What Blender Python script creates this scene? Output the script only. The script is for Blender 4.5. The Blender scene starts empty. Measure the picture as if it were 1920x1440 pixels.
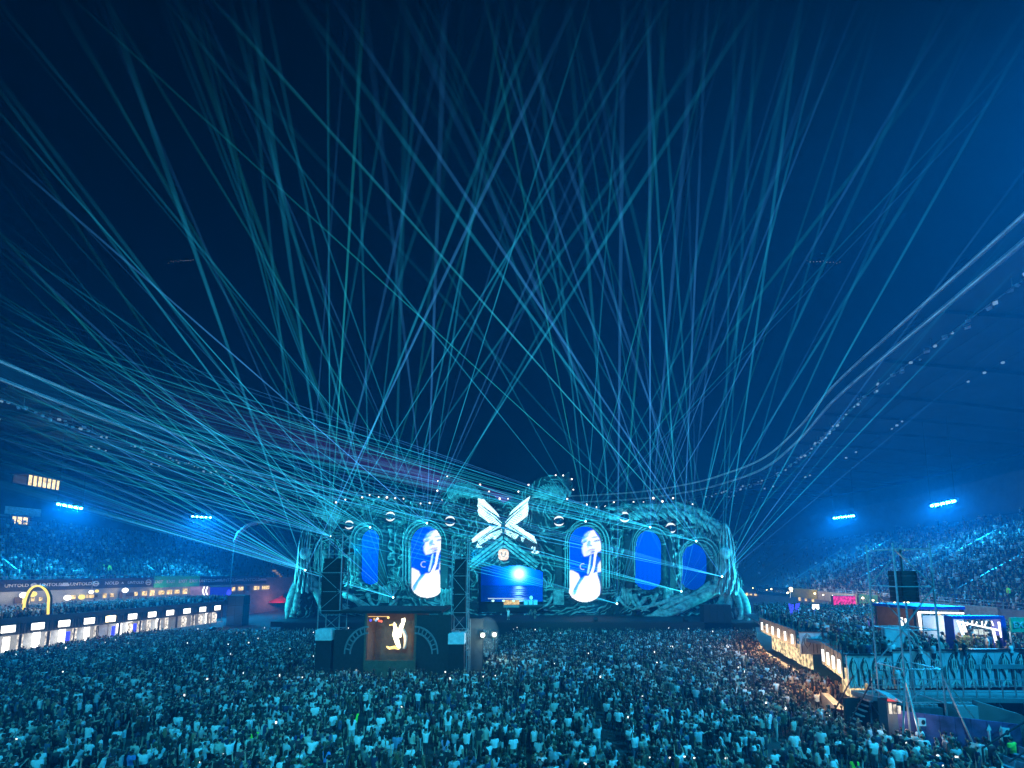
import bpy, bmesh, math, random
import numpy as np
from mathutils import Vector, Matrix
sc = bpy.context.scene
random.seed(7)
rng = np.random.default_rng(11)

# ---------------------------------------------------------------- camera
F = 740.0; H = 10.8; TH = math.radians(5.56); PY = 1000.0
cd = bpy.data.cameras.new('camera'); cam = bpy.data.objects.new('camera', cd)
sc.collection.objects.link(cam)
cam.location = (0, 0, H); cam.rotation_euler = (math.pi/2+TH, 0, 0)
cd.sensor_width = 36; cd.lens = 36*F/1920; cd.shift_y = (PY-720)/1920
cd.clip_start = .1; cd.clip_end = 3000
sc.camera = cam

# ---------------------------------------------------------------- night sky
SUN_EL = math.radians(-4.0); SUN_ROT = math.radians(100)
w = bpy.data.worlds.new('World'); sc.world = w; w.use_nodes = True
nt = w.node_tree; bg = nt.nodes['Background']
sky = nt.nodes.new('ShaderNodeTexSky'); sky.sky_type = 'NISHITA'; sky.sun_disc = False
sky.sun_elevation = SUN_EL; sky.sun_rotation = SUN_ROT; sky.ozone_density = 6.0
tint = nt.nodes.new('ShaderNodeMix'); tint.data_type = 'RGBA'; tint.blend_type = 'MULTIPLY'
tint.inputs[0].default_value = 1.0; tint.inputs[7].default_value = (.25, .8, 1.0, 1)
nt.links.new(sky.outputs[0], tint.inputs[6]); nt.links.new(tint.outputs[2], bg.inputs[0])
bg.inputs[1].default_value = 0.05

# ---------------------------------------------------------------- exposure and sampling
sc.view_settings.view_transform = 'Standard'; sc.view_settings.look = 'None'
sc.view_settings.exposure = 0.0; sc.view_settings.gamma = 1.0; sc.view_settings.use_curve_mapping = False
cy = sc.cycles
cy.transparent_max_bounces = 160; cy.max_bounces = 3; cy.diffuse_bounces = 1; cy.glossy_bounces = 2
cy.transmission_bounces = 2; cy.volume_bounces = 0; cy.use_denoising = True
cy.use_adaptive_sampling = True; cy.adaptive_threshold = 0.03; cy.adaptive_min_samples = 24
cy.sample_clamp_indirect = 4.0; cy.caustics_reflective = False; cy.caustics_refractive = False
HAZE = 0.0020

# ================================================================ helpers
def P(u, v, Y):
    """world point at forward distance Y that lies on the sight line through (u, v) of the photograph"""
    a = (u-960)/F; b = (PY-v)/F
    dy = math.cos(TH)-b*math.sin(TH); dz = math.sin(TH)+b*math.cos(TH)
    t = Y/dy
    return Vector((a*t, Y, H+dz*t))
def PZ(u, v, z):
    """same, for a known height z"""
    a = (u-960)/F; b = (PY-v)/F
    dy = math.cos(TH)-b*math.sin(TH); dz = math.sin(TH)+b*math.cos(TH)
    t = (z-H)/dz
    return Vector((a*t, dy*t, z))
def proj(p):
    x, y, z = p[0], p[1], p[2]-H
    fw = y*math.cos(TH)+z*math.sin(TH); up = -y*math.sin(TH)+z*math.cos(TH)
    return 960+F*x/fw, PY-F*up/fw

COL = sc.collection
def tag(o, label=None, cat=None, group=None, kind=None):
    if label: o['label'] = label
    if cat: o['category'] = cat
    if group: o['group'] = group
    if kind: o['kind'] = kind
    return o
def link(name, data, parent=None):
    o = bpy.data.objects.new(name, data); COL.objects.link(o)
    if parent is not None: o.parent = parent
    return o
def thing(name, label, cat, loc=(0, 0, 0), group=None, rz=0.0):
    o = link(name, None); o.location = loc; o.rotation_euler = (0, 0, rz); o.empty_display_size = .2
    return tag(o, label, cat, group)

class MB:
    """collects boxes, tubes, sheets and builds them as one mesh object"""
    def __init__(s): s.v = []; s.f = []; s.o = Vector((0, 0, 0))
    def add(s, vs, fs):
        n = len(s.v); s.v += [tuple(Vector(p)) for p in vs]; s.f += [tuple(i+n for i in f) for f in fs]; return s
    def box(s, x0, x1, y0, y1, z0, z1):
        v = [(x, y, z) for x in (x0, x1) for y in (y0, y1) for z in (z0, z1)]
        return s.add(v, [(0, 1, 3, 2), (4, 6, 7, 5), (0, 4, 5, 1), (2, 3, 7, 6), (0, 2, 6, 4), (1, 5, 7, 3)])
    def obox(s, c, ax, ay, az):
        c = Vector(c); ax, ay, az = Vector(ax), Vector(ay), Vector(az)
        v = [c+ax*i+ay*j+az*k for i in (-1, 1) for j in (-1, 1) for k in (-1, 1)]
        return s.add(v, [(0, 1, 3, 2), (4, 6, 7, 5), (0, 4, 5, 1), (2, 3, 7, 6), (0, 2, 6, 4), (1, 5, 7, 3)])
    def bar(s, a, b, w=.05, h=None, up=(0, 0, 1)):
        a, b = Vector(a), Vector(b); h = h or w; d = (b-a); L = d.length
        if L < 1e-6: return s
        d.normalize(); u = Vector(up)
        if abs(d.dot(u)) > .98: u = Vector((0, 1, 0))
        x = d.cross(u).normalized(); z = x.cross(d)
        return s.obox((a+b)/2, x*w/2, d*L/2, z*h/2)
    def tube(s, pts, rad, n=8, cap=True):
        pts = [Vector(p) for p in pts]
        if not hasattr(rad, '__len__'): rad = [rad]*len(pts)
        vs = []; fs = []; pr = None
        for i, p in enumerate(pts):
            d = (pts[min(i+1, len(pts)-1)]-pts[max(i-1, 0)]).normalized()
            if pr is None: x = d.orthogonal().normalized()
            else:
                x = pr-d*pr.dot(d)
                x = x.normalized() if x.length > 1e-5 else d.orthogonal().normalized()
            pr = x; y = d.cross(x)
            for k in range(n):
                q = 2*math.pi*k/n; vs.append(p+(x*math.cos(q)+y*math.sin(q))*rad[i])
        for i in range(len(pts)-1):
            for k in range(n):
                a = i*n+k; b = i*n+(k+1) % n; fs.append((a, b, b+n, a+n))
        if cap: fs += [tuple(range(n))[::-1], tuple(range((len(pts)-1)*n, len(pts)*n))]
        return s.add(vs, fs)
    def ell(s, c, r, n=10, m=6):
        c = Vector(c); r = Vector(r) if hasattr(r, '__len__') else Vector((r, r, r)); vs = [c+Vector((0, 0, r.z))]; fs = []
        for j in range(1, m):
            t = math.pi*j/m
            for k in range(n):
                q = 2*math.pi*k/n; vs.append(c+Vector((r.x*math.sin(t)*math.cos(q), r.y*math.sin(t)*math.sin(q), r.z*math.cos(t))))
        vs.append(c-Vector((0, 0, r.z)))
        for k in range(n): fs.append((0, 1+k, 1+(k+1) % n))
        for j in range(m-2):
            for k in range(n):
                a = 1+j*n+k; b = 1+j*n+(k+1) % n; fs.append((a, a+n, b+n, b))
        e = len(vs)-1
        for k in range(n): fs.append((e, 1+(m-2)*n+(k+1) % n, 1+(m-2)*n+k))
        return s.add(vs, fs)
    def prism(s, poly, d):
        """poly = list of 3-D points of a flat outline, d = thickness vector"""
        poly = [Vector(p) for p in poly]; d = Vector(d); n = len(poly)
        return s.add(poly+[p+d for p in poly], [tuple(range(n)), tuple(range(2*n-1, n-1, -1))]+[(i, i+n, (i+1) % n+n, (i+1) % n) for i in range(n)])
    def mesh(s, name, mat=None, smooth=False):
        me = bpy.data.meshes.new(name); me.from_pydata(s.v, [], s.f)
        if mat: me.materials.append(mat)
        if smooth: me.polygons.foreach_set('use_smooth', [True]*len(me.polygons))
        me.update(); return me
    def build(s, name, mat=None, parent=None, smooth=False, kind=None):
        o = link(name, s.mesh(name, mat, smooth), parent)
        if kind: o['kind'] = kind
        return o

def fast_mesh(name, verts, quads, mat=None, smooth=True):
    verts = np.asarray(verts, np.float32); quads = np.asarray(quads, np.int32)
    me = bpy.data.meshes.new(name); k = quads.shape[1]
    me.vertices.add(len(verts)); me.vertices.foreach_set('co', verts.ravel())
    me.loops.add(quads.size); me.loops.foreach_set('vertex_index', quads.ravel())
    me.polygons.add(len(quads)); me.polygons.foreach_set('loop_start', np.arange(0, quads.size, k, dtype=np.int32))
    me.polygons.foreach_set('use_smooth', np.full(len(quads), smooth))
    me.update(calc_edges=True)
    if mat: me.materials.append(mat)
    return me
def color_attr(me, name, rgb):
    at = me.attributes.new(name, 'FLOAT_COLOR', 'POINT')
    a = np.ones((len(rgb), 4), np.float32); a[:, :3] = rgb
    at.data.foreach_set('color', a.ravel())

# ---------------------------------------------------------------- materials
def mat(name, col, rough=.7, metal=0.0, var=.25, scale=3.0, bump=0.0):
    m = bpy.data.materials.new(name); m.use_nodes = True; n = m.node_tree.nodes; l = m.node_tree.links
    b = n['Principled BSDF']; b.inputs['Roughness'].default_value = rough; b.inputs['Metallic'].default_value = metal
    tc = n.new('ShaderNodeTexCoord'); ns = n.new('ShaderNodeTexNoise'); ns.inputs['Scale'].default_value = scale
    ns.inputs['Detail'].default_value = 5
    l.new(tc.outputs['Object'], ns.inputs['Vector'])
    rp = n.new('ShaderNodeValToRGB'); rp.color_ramp.elements[0].position = .3; rp.color_ramp.elements[1].position = .7
    c = Vector(col[:3])
    rp.color_ramp.elements[0].color = (*(c*(1-var)), 1); rp.color_ramp.elements[1].color = (*(c*(1+var*.6)), 1)
    l.new(ns.outputs[0], rp.inputs[0]); l.new(rp.outputs[0], b.inputs['Base Color'])
    if bump:
        bp = n.new('ShaderNodeBump'); bp.inputs['Strength'].default_value = bump; l.new(ns.outputs[0], bp.inputs['Height']); l.new(bp.outputs[0], b.inputs['Normal'])
    return m
def emit(name, col, st, var=0.0, scale=2.0, sample=False):
    m = bpy.data.materials.new(name); m.use_nodes = True; n = m.node_tree.nodes; l = m.node_tree.links
    n.remove(n['Principled BSDF']); e = n.new('ShaderNodeEmission'); e.inputs[0].default_value = (*col, 1); e.inputs[1].default_value = st
    if var:
        tc = n.new('ShaderNodeTexCoord'); ns = n.new('ShaderNodeTexNoise'); ns.inputs['Scale'].default_value = scale
        mr = n.new('ShaderNodeMapRange'); mr.inputs[1].default_value = .3; mr.inputs[2].default_value = .7
        mr.inputs[3].default_value = st*(1-var); mr.inputs[4].default_value = st*(1+var)
        l.new(tc.outputs['Object'], ns.inputs[0]); l.new(ns.outputs[0], mr.inputs[0]); l.new(mr.outputs[0], e.inputs[1])
    l.new(e.outputs[0], n['Material Output'].inputs[0])
    m.cycles.emission_sampling = 'AUTO' if sample else 'NONE'
    return m
def screen_mat(name, st):
    m = bpy.data.materials.new(name); m.use_nodes = True; n = m.node_tree.nodes; l = m.node_tree.links
    n.remove(n['Principled BSDF']); e = n.new('ShaderNodeEmission'); a = n.new('ShaderNodeAttribute'); a.attribute_name = 'picture'
    e.inputs[1].default_value = st
    l.new(a.outputs[0], e.inputs[0]); l.new(e.outputs[0], n['Material Output'].inputs[0]); m.cycles.emission_sampling = 'NONE'
    return m
M = {}
M['grass'] = mat('pitch cover', (.05, .06, .06), .9, scale=.4)
M['concrete'] = mat('concrete', (.30, .32, .34), .85, scale=.6)
M['dark'] = mat('black cloth', (.012, .014, .017), .8)
M['steel'] = mat('galvanised steel', (.42, .45, .48), .45, .6, scale=6)
M['blacksteel'] = mat('black steel', (.03, .032, .036), .5, .3)
M['seat'] = mat('seat plastic', (.22, .30, .38), .5)
M['roof'] = mat('roof sheet', (.05, .07, .10), .6, scale=.3)
M['beamw'] = mat('white edge beam', (.82, .85, .88), .5)
M['boom'] = mat('dull white boom', (.40, .42, .44), .5)
M['panelw'] = mat('printed white panel', (.50, .52, .54), .8, scale=1.2)
M['panelline'] = mat('printed dark arches', (.05, .055, .06), .8)
M['ribs'] = mat('pale timber ribs', (.66, .62, .55), .7)
M['greyblue'] = mat('slate panel', (.06, .075, .09), .75, scale=1.0)
M['deck'] = mat('platform deck', (.20, .22, .23), .8, scale=1.0)
M['speaker'] = mat('speaker black', (.008, .009, .011), .7)
M['white'] = mat('white fabric', (.72, .74, .75), .8)
M['text'] = mat('banner lettering', (.72, .74, .76), .7)
M['banner'] = mat('banner cloth', (.022, .03, .045), .8)
M['green'] = mat('green sign', (.03, .46, .26), .6)
M['purple'] = mat('printed purple panel', (.11, .09, .26), .7, scale=1.5, var=.6)
M['bluepaint'] = mat('blue painted frame', (.04, .06, .45), .5)
M['leaf'] = mat('leaves', (.05, .11, .035), .7, scale=9, var=.5)
M['red'] = mat('red cloth', (.55, .04, .05), .7)
M['yellow'] = mat('yellow cloth', (.75, .6, .05), .7)
M['hivis'] = mat('high-vis cloth', (.35, .8, .05), .7)
M['wood'] = mat('brown boards', (.13, .085, .055), .8)
E_ = {}
E_['flood'] = emit('flood lens', (.12, .75, 1.0), 42)
E_['bulb'] = emit('festoon bulb', (1.0, .93, .85), 3.5)
E_['white'] = emit('white light panel', (1.0, .96, .86), 3.2)
E_['warm'] = emit('warm light', (1.0, .68, .25), 1.3, var=.7, scale=2.5)
E_['warmspot'] = emit('warm lamp', (1.0, .78, .38), 9)
E_['yellow'] = emit('yellow neon', (1.0, .78, .16), 1.5)
E_['fridge'] = emit('lit fridge', (1.0, .90, .74), 1.0, var=.85, scale=2.2)
E_['gold'] = emit('golden glow', (1.0, .72, .22), 2.2, var=.6, scale=3)
E_['goldcore'] = emit('golden core', (1.0, .92, .62), 3.4)
E_['magenta'] = emit('magenta picture', (1.0, .05, .35), .9, var=.7, scale=3)
E_['blue'] = emit('blue neon', (.05, .07, 1.0), 1.6)
E_['bluefill'] = emit('blue picture', (.02, .05, .8), .6)
E_['laser'] = emit('laser aperture', (.45, 1.0, .9), 9)
E_['led'] = emit('white neon', (1.0, .97, .92), 2.4)
E_['phone'] = emit('phone light', (1.0, .97, .9), 2.6)
E_['bead'] = emit('roof bead glow', (.35, .70, 1.0), .45)
E_['rim'] = emit('added roof edge glow', (.14, .50, .80), .5, var=.6, scale=.5)
E_['green'] = emit('green lamp', (.05, .9, .25), .9)
E_['window'] = emit('lit window', (1.0, .74, .30), 1.7, var=.5, scale=1.2)
E_['dimwindow'] = emit('dim far window', (.9, .80, .55), .022, var=.8, scale=.9)
E_['runway'] = emit('lit runway edge', (.02, .55, .85), .8)
E_['faint'] = emit('distant light', (.7, .85, 1.0), .35)

# ---------------------------------------------------------------- lamps that light the place
def lamp(kind, name, loc, power, col, target=None, size=90, blend=.5, soft=.3, parent=None):
    L = bpy.data.lights.new(name, kind); L.energy = power; L.color = col
    L.shadow_soft_size = soft
    if kind == 'SPOT': L.spot_size = math.radians(size); L.spot_blend = blend
    o = link(name, L, parent); o.location = loc
    if target is not None:
        o.rotation_euler = (Vector(target)-(Vector(loc)+(parent.location if parent else Vector()))).to_track_quat('-Z', 'Y').to_euler()
    return o
# rows of five floodlights hung under the roof ring: (centre, step to the next lamp, aim, power, label)
FP = 105000; FC = (.01, .47, 1.0)
def flood_row(c, step, aim, label, power=FP, col=FC, top=37.0, size=120):
    c = Vector(c); step = Vector(step)
    t = thing('floodlight_bar', label, 'floodlight', c, 'blue floodlight bars round the stadium roof')
    b = MB(); b.bar(-step*2.7, step*2.7, .12); b.build('crossbar', M['blacksteel'], t)
    for s in (-2.2, 2.2):
        h = MB(); h.bar(step*s, step*s+Vector((0, 0, top-c.z)), .05); h.build('hanger_rod', M['blacksteel'], t)
    d = (Vector(aim)-c).normalized(); x = d.cross(Vector((0, 0, 1))).normalized(); z = x.cross(d)
    for k in range(-2, 3):
        q = step*k+Vector((0, 0, -.35))
        hs = MB(); hs.obox(q-d*.25, x*.36, d*.22, z*.30); hs.bar(q+x*.42, q+x*.42+Vector((0, 0, .4)), .05); ho = hs.build('lamp_housing', M['blacksteel'], t)
        ln = MB(); ln.tube([q-d*.02, q+d*.05], .20, 12); ln.build('lens', E_['flood'], ho)
        lamp('SPOT', 'flood_beam', q+d*.3, power/5, col, Vector(aim), size, .6, .3, t)
flood_row(P(131, 945.5, 68), P(141.6, 947.5, 68)-P(131, 945.5, 68), (-56, 54, 4), 'row of five blue floodlights over left stand, near the lit box windows')
flood_row(P(378, 966.5, 92), P(386.3, 967.1, 92)-P(378, 966.5, 92), (-57, 80, 5), 'row of five blue floodlights over left stand, nearest the stage')
flood_row(P(1582, 966.5, 92), P(1573, 967.6, 92)-P(1582, 966.5, 92), (46, 74, 5), 'row of five blue floodlights over right stand, nearest the stage')
flood_row(P(1768, 940, 66), P(1757.6, 942.2, 66)-P(1768, 940, 66), (40, 46, 3), 'row of five blue floodlights over right stand, farther from the stage')
FC2 = (.01, .50, 1.0)
flood_row((-72, 12, 35), (.3, 1.5, 0), (-28, 34, 0), 'row of blue floodlights on the near left roof edge', 20000, FC2, size=80)
flood_row((45, 12, 40), (-.4, 1.5, 0), (20, 40, 16), 'row of blue floodlights on the near right roof edge', 150000, FC2, 42, size=118)
flood_row((-30, -32, 35), (1.5, 0, 0), (-25, 25, 0), 'row of blue floodlights behind the camera, left', 108000, (.035, .68, 1.0), size=46)
flood_row((12, -32, 35), (1.5, 0, 0), (6, 25, 0), 'row of blue floodlights behind the camera, right', 108000, (.035, .68, 1.0), size=46)

# ================================================================ ground and stadium
g = MB(); g.add([(-400, -150, 0), (400, -150, 0), (400, 600, 0), (-400, 600, 0)], [(0, 1, 2, 3)])
tag(g.build('ground', M['grass']), kind='structure')

def crom(pts, n):
    p = np.array(pts, float); p = np.vstack([2*p[0]-p[1], p, 2*p[-1]-p[-2]]); out = []
    seg = len(p)-3
    for t in np.linspace(0, seg-1e-6, n):
        i = int(t); f = t-i; a, b, c, d = p[i:i+4]
        out.append(.5*((2*b)+(-a+c)*f+(2*a-5*b+4*c-d)*f*f+(-a+3*b-3*c+d)*f**3))
    return np.array(out)
def normals2(c, side):
    d = np.gradient(c[:, :2], axis=0); d /= np.linalg.norm(d, axis=1)[:, None]
    return np.stack([d[:, 1], -d[:, 0]], 1)*side
def strip(a, b):
    n = len(a); return list(map(tuple, a))+list(map(tuple, b)), [(i, i+1, i+1+n, i+n) for i in range(n-1)]
def lift(xy, z): return np.column_stack([xy, np.full(len(xy), z) if np.isscalar(z) else z])

RIGHT = crom([(41, -14), (46, 10), (50, 30), (54, 48), (58, 66), (62, 84), (63, 98), (58, 113), (46, 127), (25, 136), (8, 138.8), (0, 139)], 90)
LEFT = crom([(-73, -14), (-74, 20), (-74, 50), (-73, 65), (-71, 85), (-68, 101), (-62, 115), (-48, 128), (-25, 136), (-8, 138.8), (0, 139)], 90)
NRS = {1: 26, -1: 22}; TREAD = .85; RISE = .52
STANDS = {}
def grandstand(c, side, z0, label):
    n = normals2(c, side); NR = NRS[side]; t = thing('grandstand', label, 'grandstand')
    b = MB(); vs, fs = strip(lift(c, 0), lift(c, z0+.1)); b.add(vs, fs)
    b.build('front_wall', M['concrete'], t)
    par = MB(); vs, fs = strip(lift(c-n*.15, z0-1.0), lift(c-n*.15, z0+.75)); par.add(vs, fs)
    vs, fs = strip(lift(c-n*.15, z0+.75), lift(c+n*.1, z0+.75)); par.add(vs, fs); par.build('parapet', M['concrete'], t)
    for i in range(NR):
        a = c+n*(i*TREAD); d = c+n*((i+1)*TREAD); z = z0+i*RISE
        r = MB(); vs, fs = strip(lift(a, z-RISE), lift(a, z)); r.add(vs, fs); vs, fs = strip(lift(a, z), lift(d, z)); r.add(vs, fs)
        r.build('seating_row', M['concrete'], t)
    e = c+n*(NR*TREAD); zt = z0+NR*RISE
    bw = MB(); vs, fs = strip(lift(e, zt-.6), lift(e, zt+7)); bw.add(vs, fs)
    vs, fs = strip(lift(e, zt+7), lift(e+n*14, zt+7)); bw.add(vs, fs)
    vs, fs = strip(lift(e+n*14, 0), lift(e+n*14, 33)); bw.add(vs, fs)
    bw.build('back_wall', M['greyblue'], t)
    STANDS[side] = (c, n, z0)
    return t
gsR = grandstand(RIGHT, 1, 6.1, 'stepped grandstand full of people along the right side')
gsL = grandstand(LEFT, -1, 8.6, 'stepped grandstand full of people along the left side')
# aisle rails
for side, gs, ks in ((1, gsR, (26, 31, 36, 41, 46, 51)), (-1, gsL, (24, 29, 34, 39, 44, 49))):
    c, n, z0 = STANDS[side]
    for k in ks:
        b = MB(); p0 = c[k]; q = n[k]
        for i in (3, 13):
            A = Vector((*(p0+q*i*TREAD), z0+i*RISE+1.0)); B = Vector((*(p0+q*(i+8)*TREAD), z0+(i+8)*RISE+1.0))
            b.bar(A, B, .07)
            for s in (0, .5, 1): p = A.lerp(B, s); b.bar(p, p-Vector((0, 0, 1.05)), .05)
        b.build('aisle_rail', M['steel'], gs)
    # front guard rail
    b = MB(); pc = c-n*.02
    for k in range(20, 60):
        A = Vector((*pc[k], z0+.75)); B = Vector((*pc[k+1], z0+.75))
        for h in (.35, .7): b.bar(A+Vector((0, 0, h)), B+Vector((0, 0, h)), .05)
        b.bar(A, A+Vector((0, 0, .7)), .05)
    b.build('guard_rail', M['steel'], gs)

# roof: inner rim (3-D), outer rim, two pale edge beams, ribs and small glint boxes
RIMR = crom([(36, -20, 44), (44, 10, 43.6), (52, 40, 43.1), (58, 67, 41.6), (61.5, 82, 38.6), (62, 95, 35.8), (60.5, 110, 35.6), (57, 124, 36), (45, 140, 36.5), (22, 150, 37), (0.3, 152, 37)], 110)
RIML = crom([(-77, -20, 41), (-76, 10, 40), (-75, 35, 39), (-73, 56, 37.7), (-71, 72, 36.8), (-69, 86, 36.1), (-66, 110, 36), (-62, 131, 36), (-50, 144, 36.5), (-25, 151, 37), (-0.3, 152, 37)], 110)
def roof(rim, side, label):
    n = normals2(rim, side); t = thing('stadium_roof', label, 'roof')
    out = np.column_stack([rim[:, :2]+n*36, np.full(len(rim), 33.5)])
    mid = np.column_stack([rim[:, :2]+n*16, rim[:, 2]*.55+33.5*.45+.6])
    for nm, (a, b) in (('inner_deck', (rim, mid)), ('outer_deck', (mid, out))):
        d = MB(); vs, fs = strip(a, b); d.add(vs, fs); vs, fs = strip(a+np.array([0, 0, .7]), b+np.array([0, 0, .7])); d.add(vs, fs); d.build(nm, M['roof'], t, smooth=True)
    up = np.array([0, 0, 1.])
    for nm, off, hh in (('edge_beam', 2.62, .45), ('edge_beam', 0.1, .5)):
        b = MB(); a0 = rim-np.column_stack([n*.25, np.zeros(len(rim))])+up*off
        vs, fs = strip(a0, a0+up*hh); b.add(vs, fs)
        bk = a0+np.column_stack([n*.45, np.zeros(len(rim))]); vs, fs = strip(bk, bk+up*hh); b.add(vs, fs)
        vs, fs = strip(a0+up*hh, bk+up*hh); b.add(vs, fs); vs, fs = strip(a0, bk); b.add(vs, fs)
        b.build(nm, M['beamw'], t)
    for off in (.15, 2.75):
        b = MB(); b.tube([tuple(p_) for p_ in rim-np.column_stack([n*.34, np.zeros(len(rim))])+up*off], .055, 5); b.build('added_rim_glow', E_['rim'], t)  # glowing tubes added to brighten the rim, not real lamps
    b = MB(); vs, fs = strip(rim+up*.6, rim+up*2.62); b.add(vs, fs); b.build('rim_membrane', M['roof'], t)
    # lighting catwalk and its small glint boxes just inside the rim
    cw = MB(); c2 = rim+np.column_stack([n*2.2, np.full(len(rim), -1.6)])
    for i in range(len(c2)-1):
        cw.bar(c2[i], c2[i+1], .12)
        if i % 2 == 0: cw.bar(c2[i], c2[i]+np.array([0, 0, 1.6]), .08)
    cw.build('catwalk', M['steel'], t)
    lb = MB().box(-.22, .22, -.16, .16, -.32, .05).mesh('glint_box', M['beamw']); lbe = MB().box(-.16, .16, -.12, .12, -.24, .05).mesh('glint_box', E_['bead'])  # second mesh glows in place of the light such boxes reflect
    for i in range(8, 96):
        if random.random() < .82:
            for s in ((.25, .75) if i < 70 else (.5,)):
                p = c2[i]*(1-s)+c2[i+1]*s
                o = link('glint_box', lbe if random.random() < .4 else lb, t); o.location = p+np.array([random.uniform(-.5, .5), random.uniform(-.4, .4), random.uniform(-.5, .3)]); o.rotation_euler = (random.uniform(-.6, .6), 0, random.uniform(0, 6))
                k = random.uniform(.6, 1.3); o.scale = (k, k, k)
    # roof ribs
    for i in range(4, 108, 4):
        r = MB(); a = Vector(rim[i]); m_ = Vector(mid[i]); o_ = Vector(out[i]); dn = Vector((0, 0, -.5))
        r.bar(a+dn*.3, m_+dn, .18, .5); r.bar(m_+dn, o_+dn, .18, .5); r.build('roof_rib', M['roof'], t)
    # purlins running along the roof
    for f in (.18, .36, .55, .78):
        q = rim*(1-f)+mid*f; b = MB()
        for i in range(0, len(q)-1): b.bar(q[i]-up*.3, q[i+1]-up*.3, .07)
        b.build('purlin', M['roof'], t)
    # second line of small lamps farther back under the roof
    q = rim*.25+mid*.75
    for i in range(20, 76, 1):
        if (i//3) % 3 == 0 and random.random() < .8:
            o = link('glint_box', lbe, t); o.location = q[i]-up*.7; k = random.uniform(.7, 1.1); o.scale = (k, k, k)
    return t
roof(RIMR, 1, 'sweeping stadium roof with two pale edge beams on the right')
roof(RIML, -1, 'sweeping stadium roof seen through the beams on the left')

# ---------------------------------------------------------------- glazed boxes behind the left stand
def at_x(u, v, X):  # point on the sight line at a known sideways distance
    Y = X/((u-960)/F); 
    for _ in range(4):
        p = P(u, v, Y); Y *= X/p.x
    return P(u, v, Y)
def facing_box(name, label, cat, u0, u1, v0, v1, Y0, Y1, frame, panes, winmat, depth=3.0, group=None):
    a = P(u0, v0, Y0); b = P(u1, v0, Y1); c = P(u1, v1, Y1); d = P(u0, v1, Y0)
    zt = (a.z+b.z)/2; zb = (c.z+d.z)/2
    t = thing(name, label, cat, (0, 0, 0), group)
    x = Vector((b.x-a.x, b.y-a.y, 0)); L = x.length; x.normalize(); out = Vector((x.y, -x.x, 0)); 
    o = Vector((a.x, a.y, 0)); up = Vector((0, 0, 1))
    s = MB()
    s.obox(o+x*L/2-out*depth/2+up*(zt+.15), x*(L/2+.4), out*(depth/2+.3), up*.15)
    s.obox(o+x*L/2-out*depth/2+up*(zb-.3), x*(L/2+.4), out*(depth/2+.3), up*.3)
    s.obox(o+x*L/2-out*depth+up*(zt+zb)/2, x*L/2, out*.1, up*(zt-zb)/2)
    s.build('shell', frame, t)
    for i in range(panes):
        p0 = L*i/panes; p1 = L*(i+1)/panes-.06
        w_ = MB(); w_.obox(o+x*(p0+p1)/2+up*(zt+zb)/2-out*.25, x*(p1-p0)/2, out*.03, up*(zt-zb)/2-up*.02); w_.build('window', winmat, t)
        m_ = MB(); m_.obox(o+x*L*i/panes+up*(zt+zb)/2-out*.15, x*.05, out*.1, up*(zt-zb)/2); m_.build('mullion', M['blacksteel'], t)
    return t, o, x, out, L, zb, zt
facing_box('hospitality_box', 'lit glazed box with yellow windows high above left stand', 'building', 54, 116, 896, 919, 74.0, 79.5, M['greyblue'], 7, E_['window'])
facing_box('hospitality_box', 'lit windows with pale curtains at left edge above stand', 'building', -12, 8, 967, 982, 69, 70.4, M['concrete'], 2, E_['window'])
facing_box('hospitality_box', 'three lit windows under the pale band above left stand', 'building', 22, 55, 969, 984, 71.2, 73.4, M['concrete'], 3, E_['window'])
pb = MB(); a = P(-30, 952, 68); b = P(75, 962, 75); pb.bar(a, b, .4, 1.4)
tag(pb.build('parapet_band', M['beamw']), 'pale parapet band above the lit windows at left edge', 'parapet')

# ---------------------------------------------------------------- banners on the stand fronts
def text_obj(body, size, matl, parent, loc, xdir, name='lettering', shear=0.0, nrm=None):
    cu = bpy.data.curves.new('lettering', 'FONT'); cu.body = body; cu.size = size; cu.extrude = .02; cu.align_x = 'CENTER'; cu.align_y = 'CENTER'; cu.shear = shear
    cu.resolution_u = 2
    o = bpy.data.objects.new('tmp', cu); COL.objects.link(o); dg = bpy.context.evaluated_depsgraph_get()
    me = bpy.data.meshes.new_from_object(o.evaluated_get(dg)); bpy.data.objects.remove(o); bpy.data.curves.remove(cu)
    me.materials.clear(); me.materials.append(matl)
    q = link(name, me, parent)
    x = Vector(xdir).normalized(); z = Vector((0, 0, 1)); nn = x.cross(z)
    mtx = Matrix((x, z, nn)).transposed().to_4x4(); mtx.translation = Vector(loc); q.matrix_local = mtx
    return q
def curve_at_u(c, z, u, lo=15, hi=85):
    best = None
    for i in range(lo, hi):
        for f in np.linspace(0, 1, 8, endpoint=False):
            p = c[i]*(1-f)+c[i+1]*f
            uu = proj((p[0], p[1], z))[0]; e = abs(uu-u)
            if best is None or e < best[0]: best = (e, i+f)
    return best[1]
def cpos(c, s): i = int(s); f = s-i; return c[i]*(1-f)+c[i+1]*f
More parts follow.
